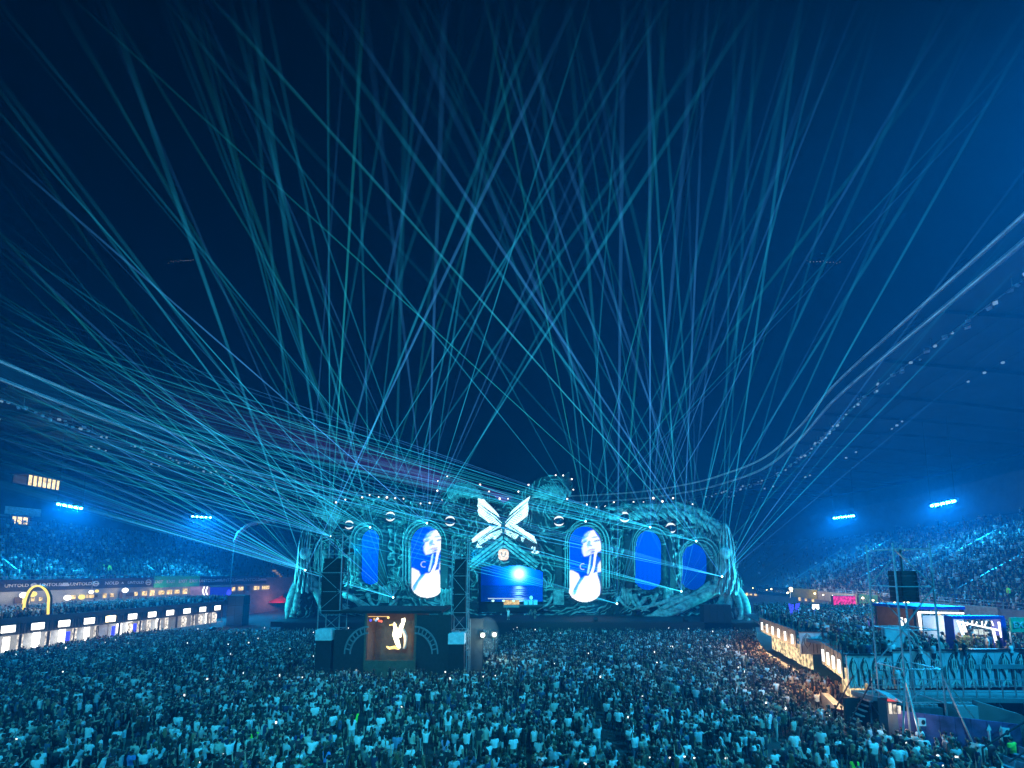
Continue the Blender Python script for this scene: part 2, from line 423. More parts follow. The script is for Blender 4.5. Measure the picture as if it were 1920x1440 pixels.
def banner(side, u0, u1, zc, h, items, matl, label, light=None):
    """items: list of (text, u) on a banner that follows the stand front between u0 and u1"""
    c, n, z0 = STANDS[side]; s0 = curve_at_u(c, zc, u0); s1 = curve_at_u(c, zc, u1)
    if s0 > s1: s0, s1 = s1, s0
    ss = np.linspace(s0, s1, max(3, int((s1-s0)*2)))
    p = np.array([cpos(c, s) for s in ss]); nn = np.array([n[int(s)] for s in ss])
    t = thing('banner', label, 'banner', (0, 0, 0), 'banners along the stand fronts')
    b = MB(); q = p-nn*.35; vs, fs = strip(lift(q, zc-h/2), lift(q, zc+h/2)); b.add(vs, fs)
    q2 = p-nn*.20; vs, fs = strip(lift(q2, zc-h/2), lift(q2, zc+h/2)); b.add(vs, fs); vs, fs = strip(lift(q, zc+h/2), lift(q2, zc+h/2)); b.add(vs, fs)
    b.build('cloth', matl, t)
    for txt, u, sz in items:
        s = curve_at_u(c, zc, u); x = cpos(c, s+.3)-cpos(c, s-.3); pp = cpos(c, s)-n[int(s)]*.42
        xd = Vector((x[0], x[1], 0))
        if xd.x*0+proj((pp[0]+xd.x, pp[1]+xd.y, zc))[0] < proj((pp[0], pp[1], zc))[0]: xd = -xd
        if txt == '@':
            e = MB(); xd.normalize()
            for k in range(10):
                a0 = math.pi*2*k/10; a1 = math.pi*2*(k+1)/10
                e.bar(Vector((*pp, zc))+xd*math.cos(a0)*sz+Vector((0, 0, math.sin(a0)*sz)), Vector((*pp, zc))+xd*math.cos(a1)*sz+Vector((0, 0, math.sin(a1)*sz)), .12)
            e.bar(Vector((*pp, zc))-xd*sz*.6, Vector((*pp, zc))+xd*sz*.6, .12, .25); e.build('round_logo', M['text'], t)
        elif txt == '-':
            e = MB(); xd.normalize(); e.bar(Vector((*pp, zc-.1))-xd*sz, Vector((*pp, zc-.1))+xd*sz, .05, .28); e.bar(Vector((*pp, zc+.18))-xd*sz*.5, Vector((*pp, zc+.18))+xd*sz*.7, .05, .2); e.build('word_logo', M['text'], t)
        else: text_obj(txt, sz, M['text'], t, (pp[0], pp[1], zc), xd)
    return t
ZL = 8.75
banner(-1, -20, 68, ZL, 1.75, [('UNTOLD', 28, .66), ('@', 58, .3)], M['banner'], 'dark sponsor banner left of the yellow neon arch')
banner(-1, 69, 170, ZL, 1.75, [('UNTOLD', 93, .70), ('-', 119, .6), ('UNTOLD', 148, .76)], M['banner'], 'dark sponsor banner right of the yellow neon arch')
banner(-1, 171, 284, ZL, 1.75, [('@', 175, .4), ('N', 197, .8), ('OLD', 209, .8), ('A', 226, .5), ('UNTOLD', 252, .72), ('@', 276, .5)], M['banner'], 'dark sponsor banner just left of the green exit banner')
banner(-1, 285, 372, ZL, 2.3, [('EXIT', 295, .85), ('EXIT', 317, .9), ('EXIT', 339, .95), ('EXIT', 361, 1.0)], M['green'], 'green banner reading EXIT four times on the left stand')
banner(-1, 373, 498, ZL, 2.1, [('UNTOLD', 386, 1.0), ('-', 407, 1.0), ('UNTOLD', 428, 1.1), ('-', 448, 1.1), ('UNTOLD', 470, 1.2), ('-', 491, 1.2)], M['banner'], 'dark sponsor banner between the exit banner and the stage')
ZR = 6.15
banner(1, 1420, 1482, ZR, 2.0, [('UNTOLD', 1432, .95), ('-', 1448, .8), ('UNTOLD', 1465, .95)], M['banner'], 'dark sponsor banner right of the stage')
banner(1, 1488, 1536, ZR+.1, 1.9, [], M['yellow'], 'yellow lit banner strip on the right stand front')
banner(1, 1537, 1612, ZR, 1.7, [], M['ribs'], 'pale banner strip above the magenta screen')
banner(1, 1616, 1650, ZR, 1.9, [('EXIT', 1625, .7), ('EXIT', 1641, .7)], M['green'], 'green banner left of the scaffold tower')
banner(1, 1651, 1708, ZR, 1.7, [('UNTOLD', 1668, .6), ('UNTOLD', 1693, .6)], M['banner'], 'dark sponsor banner behind the scaffold tower')
banner(1, 1712, 1880, ZR+.05, 1.5, [], M['ribs'], 'warmly lit pale strip under the right stand rail')

# ================================================================ the stage
def plan_y(X):
    """how far the carved front stands at sideways position X: flat centre, wings curving forward"""
    a = max(0.0, abs(X)-24.0); return 78.0-a*a*.020
def FP3(u, v, out=0.0):
    Y = 78.0
    for _ in range(6): Y = plan_y(P(u, v, Y).x)
    return P(u, v, Y-out)
_T = np.random.default_rng(5).random((256, 256))
def vn(x, y, s=0):
    x = np.asarray(x, float)+s*37.7; y = np.asarray(y, float)+s*91.3
    i = np.floor(x).astype(int); j = np.floor(y).astype(int); fx = x-i; fy = y-j
    fx = fx*fx*(3-2*fx); fy = fy*fy*(3-2*fy); i0 = i % 256; i1 = (i+1) % 256; j0 = j % 256; j1 = (j+1) % 256
    return (_T[i0, j0]*(1-fx)+_T[i1, j0]*fx)*(1-fy)+(_T[i0, j1]*(1-fx)+_T[i1, j1]*fx)*fy
def fbm(x, y, s=0, o=4):
    r = 0; a = .5
    for k in range(o): r = r+a*vn(x*2**k, y*2**k, s+k*3); a *= .5
    return r
def inpoly(u, v, poly):
    r = np.zeros(u.shape, bool); n = len(poly)
    for i in range(n):
        x0, y0 = poly[i]; x1, y1 = poly[(i+1) % n]
        if y0 == y1: continue
        c = ((y0 > v) != (y1 > v)) & (u < (x1-x0)*(v-y0)/(y1-y0)+x0); r ^= c
    return r
SIL = [(548, 1150), (550, 1118), (560, 1088), (566, 1050), (570, 1012), (576, 992), (583, 984), (590, 990), (594, 1004), (602, 986), (598, 962), (588, 946), (604, 948), (600, 930), (606, 922), (622, 936), (637, 958), (644, 942), (660, 936), (680, 931), (700, 929), (724, 931), (744, 934), (762, 938), (780, 943), (800, 946), (812, 952), (826, 956),
       (832, 944), (826, 930), (820, 912), (822, 900), (832, 893), (846, 889), (866, 893), (884, 900), (902, 911), (918, 923), (936, 937), (944, 943), (954, 937), (974, 922), (992, 910), (1004, 902), (1014, 895), (1030, 893), (1050, 893), (1060, 889), (1068, 882), (1070, 896), (1075, 912), (1072, 928), (1064, 942), (1074, 952), (1090, 948), (1102, 944), (1116, 951),
       (1132, 950), (1146, 944), (1160, 943), (1174, 946), (1186, 942), (1202, 943), (1214, 938), (1224, 932), (1238, 934), (1248, 938), (1262, 931), (1274, 934), (1286, 940), (1300, 943), (1308, 952), (1320, 958), (1332, 962), (1336, 972), (1346, 976), (1354, 984), (1358, 996), (1366, 1004), (1371, 1016), (1374, 1030), (1377, 1060), (1379, 1082), (1388, 1096), (1392, 1118), (1392, 1164), (548, 1164)]
# arch openings: centre u, half width, top v, bottom v
ARCH = [(694.5, 20, 993, 1096), (800, 30.5, 987, 1121), (1097.5, 31, 987, 1129), (1216.5, 27, 995, 1106), (1302.5, 28, 1019, 1106), (624, 15, 1018, 1100)]
PORTAL = [(898, 1150), (898, 1066), (910, 1062), (925, 1060), (936, 1062), (944, 1064), (956, 1061), (975, 1060), (990, 1064), (1012, 1070), (1019, 1074), (1019, 1150)]
BALLS = [(656, 984.5, 9.2), (733, 969, 10.0), (844.5, 977.5, 10.5), (1047.5, 977.5, 10.8), (1170, 970, 11.0), (1256, 990.5, 11.0)]
def capsule_d(u, v, cx, hw, t, b):
    """signed distance to an opening with a round head and a rounded foot"""
    y0 = t+hw*1.12; y1 = b-hw*.75
    dv = np.where(v < y0, (y0-v)/1.12, np.where(v > y1, (v-y1)/.75, 0.0))
    return np.sqrt((u-cx)**2+dv**2)-hw
ST = 1.1
uu = np.arange(546, 1394.1, ST); vv = np.arange(880, 1166, ST)
U, V = np.meshgrid(uu, vv)
n1 = fbm(U/46, V/46, 1); n2 = fbm(U/46, V/46, 9); n3 = fbm(U/17, V/17, 4); n4 = fbm(U/17, V/17, 6)
WU = U+(n1-.5)*62+(n3-.5)*12; WV = V+(n2-.5)*54+(n4-.5)*12
def smooth(a, lo, hi): t = np.clip((a-lo)/(hi-lo), 0, 1); return t*t*(3-2*t)
def bump(a, c, w): return np.exp(-((a-c)/w)**2)
def ridge(ph, lam): return 1-np.abs(np.sin(math.pi*ph/lam))
ph_bark = WU+8*np.sin(V/31)
ph_domeL = np.hypot(WU-722, (WV-1090)*1.05); ph_domeR = np.hypot(WU-1215, (WV-1105)*1.02)
ph_gabU = WV+.75*np.abs(U-944); ph_gabD = V-.80*np.abs(U-944)+(n3-.5)*8
def spiral(cx, cy, k): r = np.hypot(WU-cx, WV-cy); return np.arctan2(WV-cy, WU-cx)*k+r*.55
ph_hL = spiral(866, 944, 15); ph_hR = spiral(1034, 946, 15)
ph_root = WV*.9+WU*.35*np.sign(U-960)
ph_fig = WU*1.0+(V-1050)*.12*np.sign(960-U)
wl = []
wl.append((ph_bark, 12.5, .35+smooth(V, 985, 1015)*.8*(1-smooth(V, 1100, 1125))))
wl.append((ph_domeL, 11.0, 1.6*smooth(-V, -1000, -975)*bump(U, 718, 75)))
wl.append((ph_domeR, 12.0, 1.7*smooth(-V, -1012, -975)*bump(U, 1225, 115)))
wl.append((ph_gabU, 9.5, 2.2*bump(U, 944, 42)*smooth(-V, -1000, -960)))
wl.append((ph_gabD, 9.5, 3.0*bump(U, 944, 60)*smooth(V, 1000, 1015)*smooth(-V, -1070, -1050)))
wl.append((ph_hL, 8.5, 2.4*bump(U, 858, 36)*bump(V, 940, 52)))
wl.append((ph_hR, 8.5, 2.4*bump(U, 1038, 36)*bump(V, 940, 52)))
wl.append((ph_root, 12.0, 1.5*smooth(V, 1098, 1118)))
wl.append((ph_fig, 8.5, 4.0*smooth(U, 1322, 1342)+4.0*smooth(-U, -606, -596)))
W_ = sum(w_ for _, _, w_ in wl)
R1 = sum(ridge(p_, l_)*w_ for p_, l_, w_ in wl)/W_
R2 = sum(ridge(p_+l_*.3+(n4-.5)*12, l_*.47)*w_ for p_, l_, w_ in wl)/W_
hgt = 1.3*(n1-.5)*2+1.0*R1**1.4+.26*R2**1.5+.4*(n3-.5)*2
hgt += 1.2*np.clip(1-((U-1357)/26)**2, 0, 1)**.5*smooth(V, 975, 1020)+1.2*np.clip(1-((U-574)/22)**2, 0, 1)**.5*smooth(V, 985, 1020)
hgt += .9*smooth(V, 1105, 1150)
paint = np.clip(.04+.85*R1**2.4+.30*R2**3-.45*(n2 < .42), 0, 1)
inside = inpoly(U, V, SIL)
cut = inpoly(U, V, PORTAL)
for cx, hw, t, b in ARCH:
    d = capsule_d(U, V, cx, hw, t, b); cut |= d < 0
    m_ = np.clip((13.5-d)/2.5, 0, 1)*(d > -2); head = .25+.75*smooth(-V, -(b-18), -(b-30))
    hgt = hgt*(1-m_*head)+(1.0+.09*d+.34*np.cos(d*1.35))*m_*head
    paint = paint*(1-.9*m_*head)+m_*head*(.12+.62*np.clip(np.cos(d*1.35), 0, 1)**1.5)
    fan = np.clip(1-np.abs(d-21)/7, 0, 1)*smooth(-V, -(t+60), -(t+38)); ang = np.arctan2(V-(t+hw), U-cx)
    hgt += fan*(.3+.35*np.sin(ang*22)); paint = np.clip(paint+fan*.25*np.sin(ang*22), 0, 1)
for cx, cy_, r in BALLS:
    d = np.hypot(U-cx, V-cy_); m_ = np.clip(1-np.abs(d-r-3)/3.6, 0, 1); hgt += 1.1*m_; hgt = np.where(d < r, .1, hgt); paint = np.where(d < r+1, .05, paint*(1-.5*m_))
dc = np.abs(U-944)
keep = inside & ~cut
flat = P(960, 1000, 78)
# place every grid point on the curved plan, pushed towards the audience by its relief
Xs = np.empty(U.shape); Ys = np.empty(U.shape); Zs = np.empty(U.shape)
Yc = np.full(U.shape, 78.0); A_ = (U-960)/F; B_ = (PY-V)/F
dyr = np.cos(TH)-B_*np.sin(TH); dzr = np.sin(TH)+B_*np.cos(TH)
for _ in range(6):
    X_ = A_*Yc/dyr; aa = np.maximum(0, np.abs(X_)-24); Yc = 78.0-aa*aa*.020
Xs = A_*Yc/dyr; Zs = H+dzr*Yc/dyr; Ys = Yc-hgt
nv, nu = U.shape
idx = np.arange(nv*nu).reshape(nv, nu)
kf = keep[:-1, :-1] & keep[1:, :-1] & keep[:-1, 1:] & keep[1:, 1:]
q = np.stack([idx[:-1, :-1][kf], idx[1:, :-1][kf], idx[1:, 1:][kf], idx[:-1, 1:][kf]], 1)
used = np.unique(q); rem = -np.ones(nv*nu, int); rem[used] = np.arange(len(used)); q = rem[q]
verts = np.stack([Xs.ravel()[used], Ys.ravel()[used], Zs.ravel()[used]], 1)
# close the rim: boundary edges are drawn back into the set's depth
ed = np.vstack([q[:, [0, 1]], q[:, [1, 2]], q[:, [2, 3]], q[:, [3, 0]]])
key = np.sort(ed, 1); kk = key[:, 0].astype(np.int64)*10**7+key[:, 1]
_, inv, cnt = np.unique(kk, return_inverse=True, return_counts=True)
bd = ed[cnt[inv] == 1]
bvid = np.unique(bd); back = -np.ones(len(verts), int); back[bvid] = np.arange(len(bvid))+len(verts)
bv = verts[bvid].copy(); bv[:, 1] += 2.6
sk = np.stack([bd[:, 1], bd[:, 0], back[bd[:, 0]], back[bd[:, 1]]], 1)
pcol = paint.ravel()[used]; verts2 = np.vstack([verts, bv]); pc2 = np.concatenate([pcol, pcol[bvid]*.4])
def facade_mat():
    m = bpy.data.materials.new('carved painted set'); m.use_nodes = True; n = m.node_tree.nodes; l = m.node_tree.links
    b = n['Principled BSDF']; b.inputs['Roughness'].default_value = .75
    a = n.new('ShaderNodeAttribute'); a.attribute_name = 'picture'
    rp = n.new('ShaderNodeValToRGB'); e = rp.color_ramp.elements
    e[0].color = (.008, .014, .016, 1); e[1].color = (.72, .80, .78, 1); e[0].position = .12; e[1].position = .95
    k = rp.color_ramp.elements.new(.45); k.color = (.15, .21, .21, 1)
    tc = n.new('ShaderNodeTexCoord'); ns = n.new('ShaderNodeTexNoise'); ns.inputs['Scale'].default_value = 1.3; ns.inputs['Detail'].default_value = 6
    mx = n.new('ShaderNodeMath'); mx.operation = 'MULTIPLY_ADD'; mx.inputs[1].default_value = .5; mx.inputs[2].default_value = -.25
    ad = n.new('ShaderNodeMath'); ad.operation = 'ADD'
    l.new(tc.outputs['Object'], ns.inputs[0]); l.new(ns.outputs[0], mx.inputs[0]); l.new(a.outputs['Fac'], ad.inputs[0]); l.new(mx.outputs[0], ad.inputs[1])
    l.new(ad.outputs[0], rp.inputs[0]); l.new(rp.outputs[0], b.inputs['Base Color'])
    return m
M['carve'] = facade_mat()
M['tendril'] = mat('carved tendrils', (.22, .28, .27), .7, scale=.8, var=.6)
stage = thing('concert_stage', 'huge carved fantasy stage front with arched screens and winged emblem', 'stage', (0, 76, 0))
def spart(mb_or_mesh, name, matl=None, smooth=False, kind=None, parent=None):
    me = mb_or_mesh if not isinstance(mb_or_mesh, MB) else mb_or_mesh.mesh(name, matl, smooth)
    o = link(name, me, parent or stage)
    if parent is None: o.location = (0, -76, 0)
    if kind: o['kind'] = kind
    return o
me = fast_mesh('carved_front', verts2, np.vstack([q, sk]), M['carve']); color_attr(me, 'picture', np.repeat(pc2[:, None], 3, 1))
spart(me, 'carved_front')

# raised tendrils that follow the carved flow lines
gy, gx = np.gradient(sum(p_/l_*w_ for p_, l_, w_ in wl)/W_)
tb = MB(); rs = random.Random(3)
for _ in range(900):
    i = rs.randrange(4, nv-4); j = rs.randrange(4, nu-4)
    if not keep[i, j]: continue
    pts = []; y, x = float(i), float(j); fx_, fy_ = 0, 0
    for s in range(rs.randint(6, 13)):
        a, b = int(round(y)), int(round(x))
        if not (2 < a < nv-2 and 2 < b < nu-2) or not keep[a, b]: break
        pts.append((Xs[a, b], Ys[a, b]-.05, Zs[a, b]))
        dx, dy = -gy[a, b], gx[a, b]; L = math.hypot(dx, dy)+1e-9; dx /= L; dy /= L
        if dx*fx_+dy*fy_ < 0: dx, dy = -dx, -dy
        fx_, fy_ = dx, dy; x += dx*2.6; y += dy*2.6
    if len(pts) > 4:
        k = len(pts); r0 = rs.uniform(.10, .24)
        tb.tube(pts, [r0*(.25+.75*math.sin(math.pi*(t+.6)/(k+.2))) for t in range(k)], 5)
spart(tb, 'carved_tendrils', M['tendril'], True, 'stuff')

# big roots sweeping down from the outer figures
def root(pts, r0, r1, out0=1.0, out1=3.2):
    k = len(pts); sp = crom([(*p, 0) for p in pts], 16); b = MB(); w3 = []
    for i, p in enumerate(sp): w3.append(FP3(p[0], p[1], out0+(out1-out0)*i/15))
    b.tube(w3, [r0+(r1-r0)*(i/15)**1.3 for i in range(16)], 7); return spart(b, 'root', M['carve_plain'], True)
M['carve_plain'] = mat('carved root bark', (.26, .33, .32), .75, scale=1.6, var=.75, bump=.8)
M['statue'] = mat('pale carved stone', (.55, .60, .60), .75, scale=1.2, var=.6, bump=.5)
for pts, a, b in (([(1352, 1100), (1325, 1112), (1290, 1132), (1250, 1148), (1195, 1161)], 1.25, .25), ([(1345, 1108), (1310, 1125), (1270, 1146), (1225, 1162)], 1.0, .25), ([(1372, 1100), (1385, 1125), (1390, 1150), (1384, 1166)], .9, .3), ([(1360, 1104), (1352, 1130), (1330, 1152), (1312, 1166)], .8, .2),
                  ([(1335, 1095), (1300, 1118), (1262, 1130), (1228, 1150), (1205, 1164)], .8, .2), ([(1368, 1108), (1366, 1135), (1352, 1155), (1346, 1168)], .7, .25), ([(1380, 1104), (1396, 1128), (1402, 1152), (1400, 1168)], .8, .3), ([(563, 1086), (548, 1112), (540, 1138), (538, 1160)], .8, .3), ([(1290, 1113), (1255, 1125), (1225, 1135), (1190, 1140)], .6, .15), ([(572, 1075), (590, 1096), (640, 1112), (680, 1132), (706, 1146)], 1.0, .25), ([(570, 1090), (598, 1112), (630, 1130), (668, 1150)], .8, .2), ([(560, 1090), (556, 1120), (552, 1150)], .8, .3), ([(580, 1085), (596, 1120), (606, 1152)], .7, .3)):
    root(pts, a, b)
rs = random.Random(4)
for k in range(26):
    u0 = 1010+k*14+rs.uniform(-5, 5) if k < 18 else 660+(k-18)*28+rs.uniform(-6, 6)
    if 880 < u0 < 1030 or any(abs(u0-a_[0]) < a_[1]+26 and a_[3] > 1112 for a_ in ARCH): continue
    d_ = rs.choice((-1, 1)); root([(u0, 1118+rs.uniform(-6, 4)), (u0+d_*7, 1130), (u0+d_*16, 1139+rs.uniform(-2, 2)), (u0+d_*30, 1144+rs.uniform(-2, 3))], rs.uniform(.25, .5), .08, 1.2, 3.6)
# feather plumes lapping over the right shoulder and the left wing
def plume(p0, p1, p2, wd, out):
    b = MB(); sp = crom([(*p0, 0), (*p1, 0), (*p2, 0)], 9); c = [FP3(p[0], p[1], out+.5*math.sin(i/8*3.1)) for i, p in enumerate(sp)]
    vs = []; fs = []
    for i, p in enumerate(c):
        d = (c[min(i+1, 8)]-c[max(i-1, 0)]).normalized(); s_ = d.cross(Vector((0, 1, 0))).normalized(); w_ = wd*math.sin(math.pi*(i+.7)/9.6)**.7
        vs += [p-s_*w_, p+Vector((0, -.28, 0)), p+s_*w_, p+Vector((0, .3, 0))]
    for i in range(8):
        for k in range(4): a = i*4+k; b_ = i*4+(k+1) % 4; fs.append((a, b_, b_+4, a+4))
    fs += [(0, 1, 2, 3), (35, 34, 33, 32)]
    b.add(vs, fs); return spart(b, 'feather', M['carve_plain'])
rs = random.Random(9)
for k in range(30):
    t = k/29; u0 = 1135+t*235; top = float(np.interp(u0, [1100, 1225, 1262, 1300, 1340, 1372, 1378], [950, 940, 938, 950, 976, 1015, 1050]))
    for lay in range(2):
        y0 = top+4+lay*13+rs.uniform(-2, 4); L = rs.uniform(22, 36)
        plume((u0, y0), (u0+L*.5, y0+L*(.05+.25*t)), (u0+L*(1-.25*t), y0+L*(.3+.7*t)), rs.uniform(.35, .55), .8+lay*.4) if u0+L < 1388 and y0+L < 1110 else None
for k in range(14):
    t = k/13; plume((640-12*t, 965+26*t), (622-18*t, 948+20*t), (606-20*t, 928+34*t+rs.uniform(-3, 3)), .45, 1.0)
for k in range(16):
    t = k/15; a = math.radians(-160+110*t); plume((866+14*math.cos(a), 946+14*math.sin(a)), (866+30*math.cos(a+.25), 946+30*math.sin(a+.25)), (866+44*math.cos(a+.6), 946+42*math.sin(a+.6)), .32, 1.3)
    a = math.radians(-20-110*t); plume((1034+14*math.cos(a), 948+14*math.sin(a)), (1034+28*math.cos(a-.2), 948+28*math.sin(a-.2)), (1034+40*math.cos(a-.5), 948+42*math.sin(a-.5)), .32, 1.3)
# draped statues on both outer ends: head, shoulders, robe folds and raised peak
def drape_statue(cu_, top, bot, wd, seed, flip):
    r_ = random.Random(seed); st = thing('x', 'x', 'x'); bpy.data.objects.remove(st)
    b = MB(); n = 64; rows = 40; vs = []; fs = []
    for j in range(rows):
        t = j/(rows-1); v_ = top+(bot-top)*t; w_ = wd*(.34+.66*t**.8)*(1+.10*math.sin(t*9))*min(1.0, .25+t*9)**.5; c = cu_+flip*6*math.sin(t*2.6)
        for k in range(n):
            s = k/(n-1)*2-1; o_ = 1.6*math.sqrt(max(0, 1-s*s))*(.4+.8*t)+.42*math.sin(s*15+t*6+seed+2*math.sin(t*7))+.22*math.sin(s*33-t*9)
            vs.append(FP3(c+s*w_, v_+3*math.sin(s*11+t*5), .9+o_))
    for j in range(rows-1):
        for k in range(n-1): a = j*n+k; fs.append((a, a+1, a+1+n, a+n))
    b.add(vs, fs); o = spart(b, 'robed_statue', M['statue'], True)
    hd = MB(); p = FP3(cu_+flip*4, top+(bot-top)*.42, 3.4); hd.ell(p, (.75, .75, .95), 10, 7); hd.ell(p+Vector((0, -.6, -.1)), (.18, .25, .3), 6, 4); hd.ell(p+Vector((0, .25, .35)), (.95, .8, .9), 10, 6)
    hd.build('head', M['statue'], o, True)
drape_statue(1357, 984, 1114, 25, 2, 1); drape_statue(575, 988, 1110, 19, 5, -1)

# gable bars, plinths, PA columns, stage floor, apron
for s in (-1, 1):
    for k, (dv, out, th) in enumerate(((0, 1.9, .55), (9, 1.7, .4), (17, 1.5, .35))):
        b = MB(); b.bar(FP3(944, 1006+dv, out), FP3(944+s*(66-k*3), 1058+dv*.6, out), .5, th); spart(b, 'gable_bar', M['carve_plain'])
def plinth(u0, u1, v0, v1, out):
    b = MB(); a = FP3(u0, v0, out); c = FP3(u1, v1, out); n = 7
    for i in range(n):
        x0 = a.x+(c.x-a.x)*i/n; x1 = a.x+(c.x-a.x)*(i+1)/n-.06; b.box(x0, x1, a.y-.15*(i % 2), a.y+1.6, c.z, a.z-.12*(i % 3))
    spart(b, 'plinth', M['carve_plain'])
for u0, u1, v0, v1 in ((710, 730, 1098, 1130), (826, 846, 1103, 1134), (1038, 1058, 1104, 1134), (1166, 1186, 1102, 1134), (1248, 1266, 1103, 1128)): plinth(u0, u1, v0, v1, 1.3)
fl = MB(); fl.box(-40, 41, 66.5, 80, 1.7, 2.55); fo = spart(fl, 'stage_floor', M['dark'])
ap = MB(); ap.box(-38, 40, 66.0, 66.45, .02, 2.45); spart(ap, 'apron', M['dark'])
# black gauze backing behind the openings
bk = MB(); bk.box(-33, 38, 81.6, 82, 2.6, 17.5); spart(bk, 'backing_wall', M['dark'])

# line arrays between the arches
cab = MB(); cab.box(-.5, .5, -.4, .4, -.44, .44); cab.bar((-.42, -.42, -.3), (-.42, -.42, .3), .06); cab.bar((.42, -.42, -.3), (.42, -.42, .3), .06); cab_me = cab.mesh('speaker_cabinet', M['speaker'])
arr = [(719.5, 1003, 1096, 7.2, 'black line array speakers right of the narrow left arch'), (834.5, 1005, 1102, 7, 'black line array speakers right of the left singer screen'), (1046.5, 1009, 1104, 6.5, 'black line array speakers left of the right singer screen'),
       (1176.5, 1004, 1102, 6.5, 'black line array speakers right of the right singer screen'), (1257, 1010, 1102, 5.5, 'black line array speakers left of the outer right arch')]
for u, v0, v1, hw, lab in arr:
    a = FP3(u, v0, 1.7); b = FP3(u, v1, 1.7); t = thing('line_array', lab, 'speaker', (a.x, a.y, a.z), 'line arrays hung in the stage front')
    n = 12; hgt_ = (a.z-b.z)/n; sx = hw/F*a.y
    for i in range(n):
        o = link('speaker_cabinet', cab_me, t); o.location = (0, .012*(i-6)**2-.2, -hgt_*(i+.5)); o.scale = (sx/.5, 1, hgt_/.9); o.rotation_euler = (.02*(i-4), 0, 0)
    r = MB(); r.bar((-sx*.6, 0, .05), (-sx*.6, 0, 1.2), .06); r.bar((sx*.6, 0, .05), (sx*.6, 0, 1.2), .06); r.build('rigging', M['blacksteel'], t)

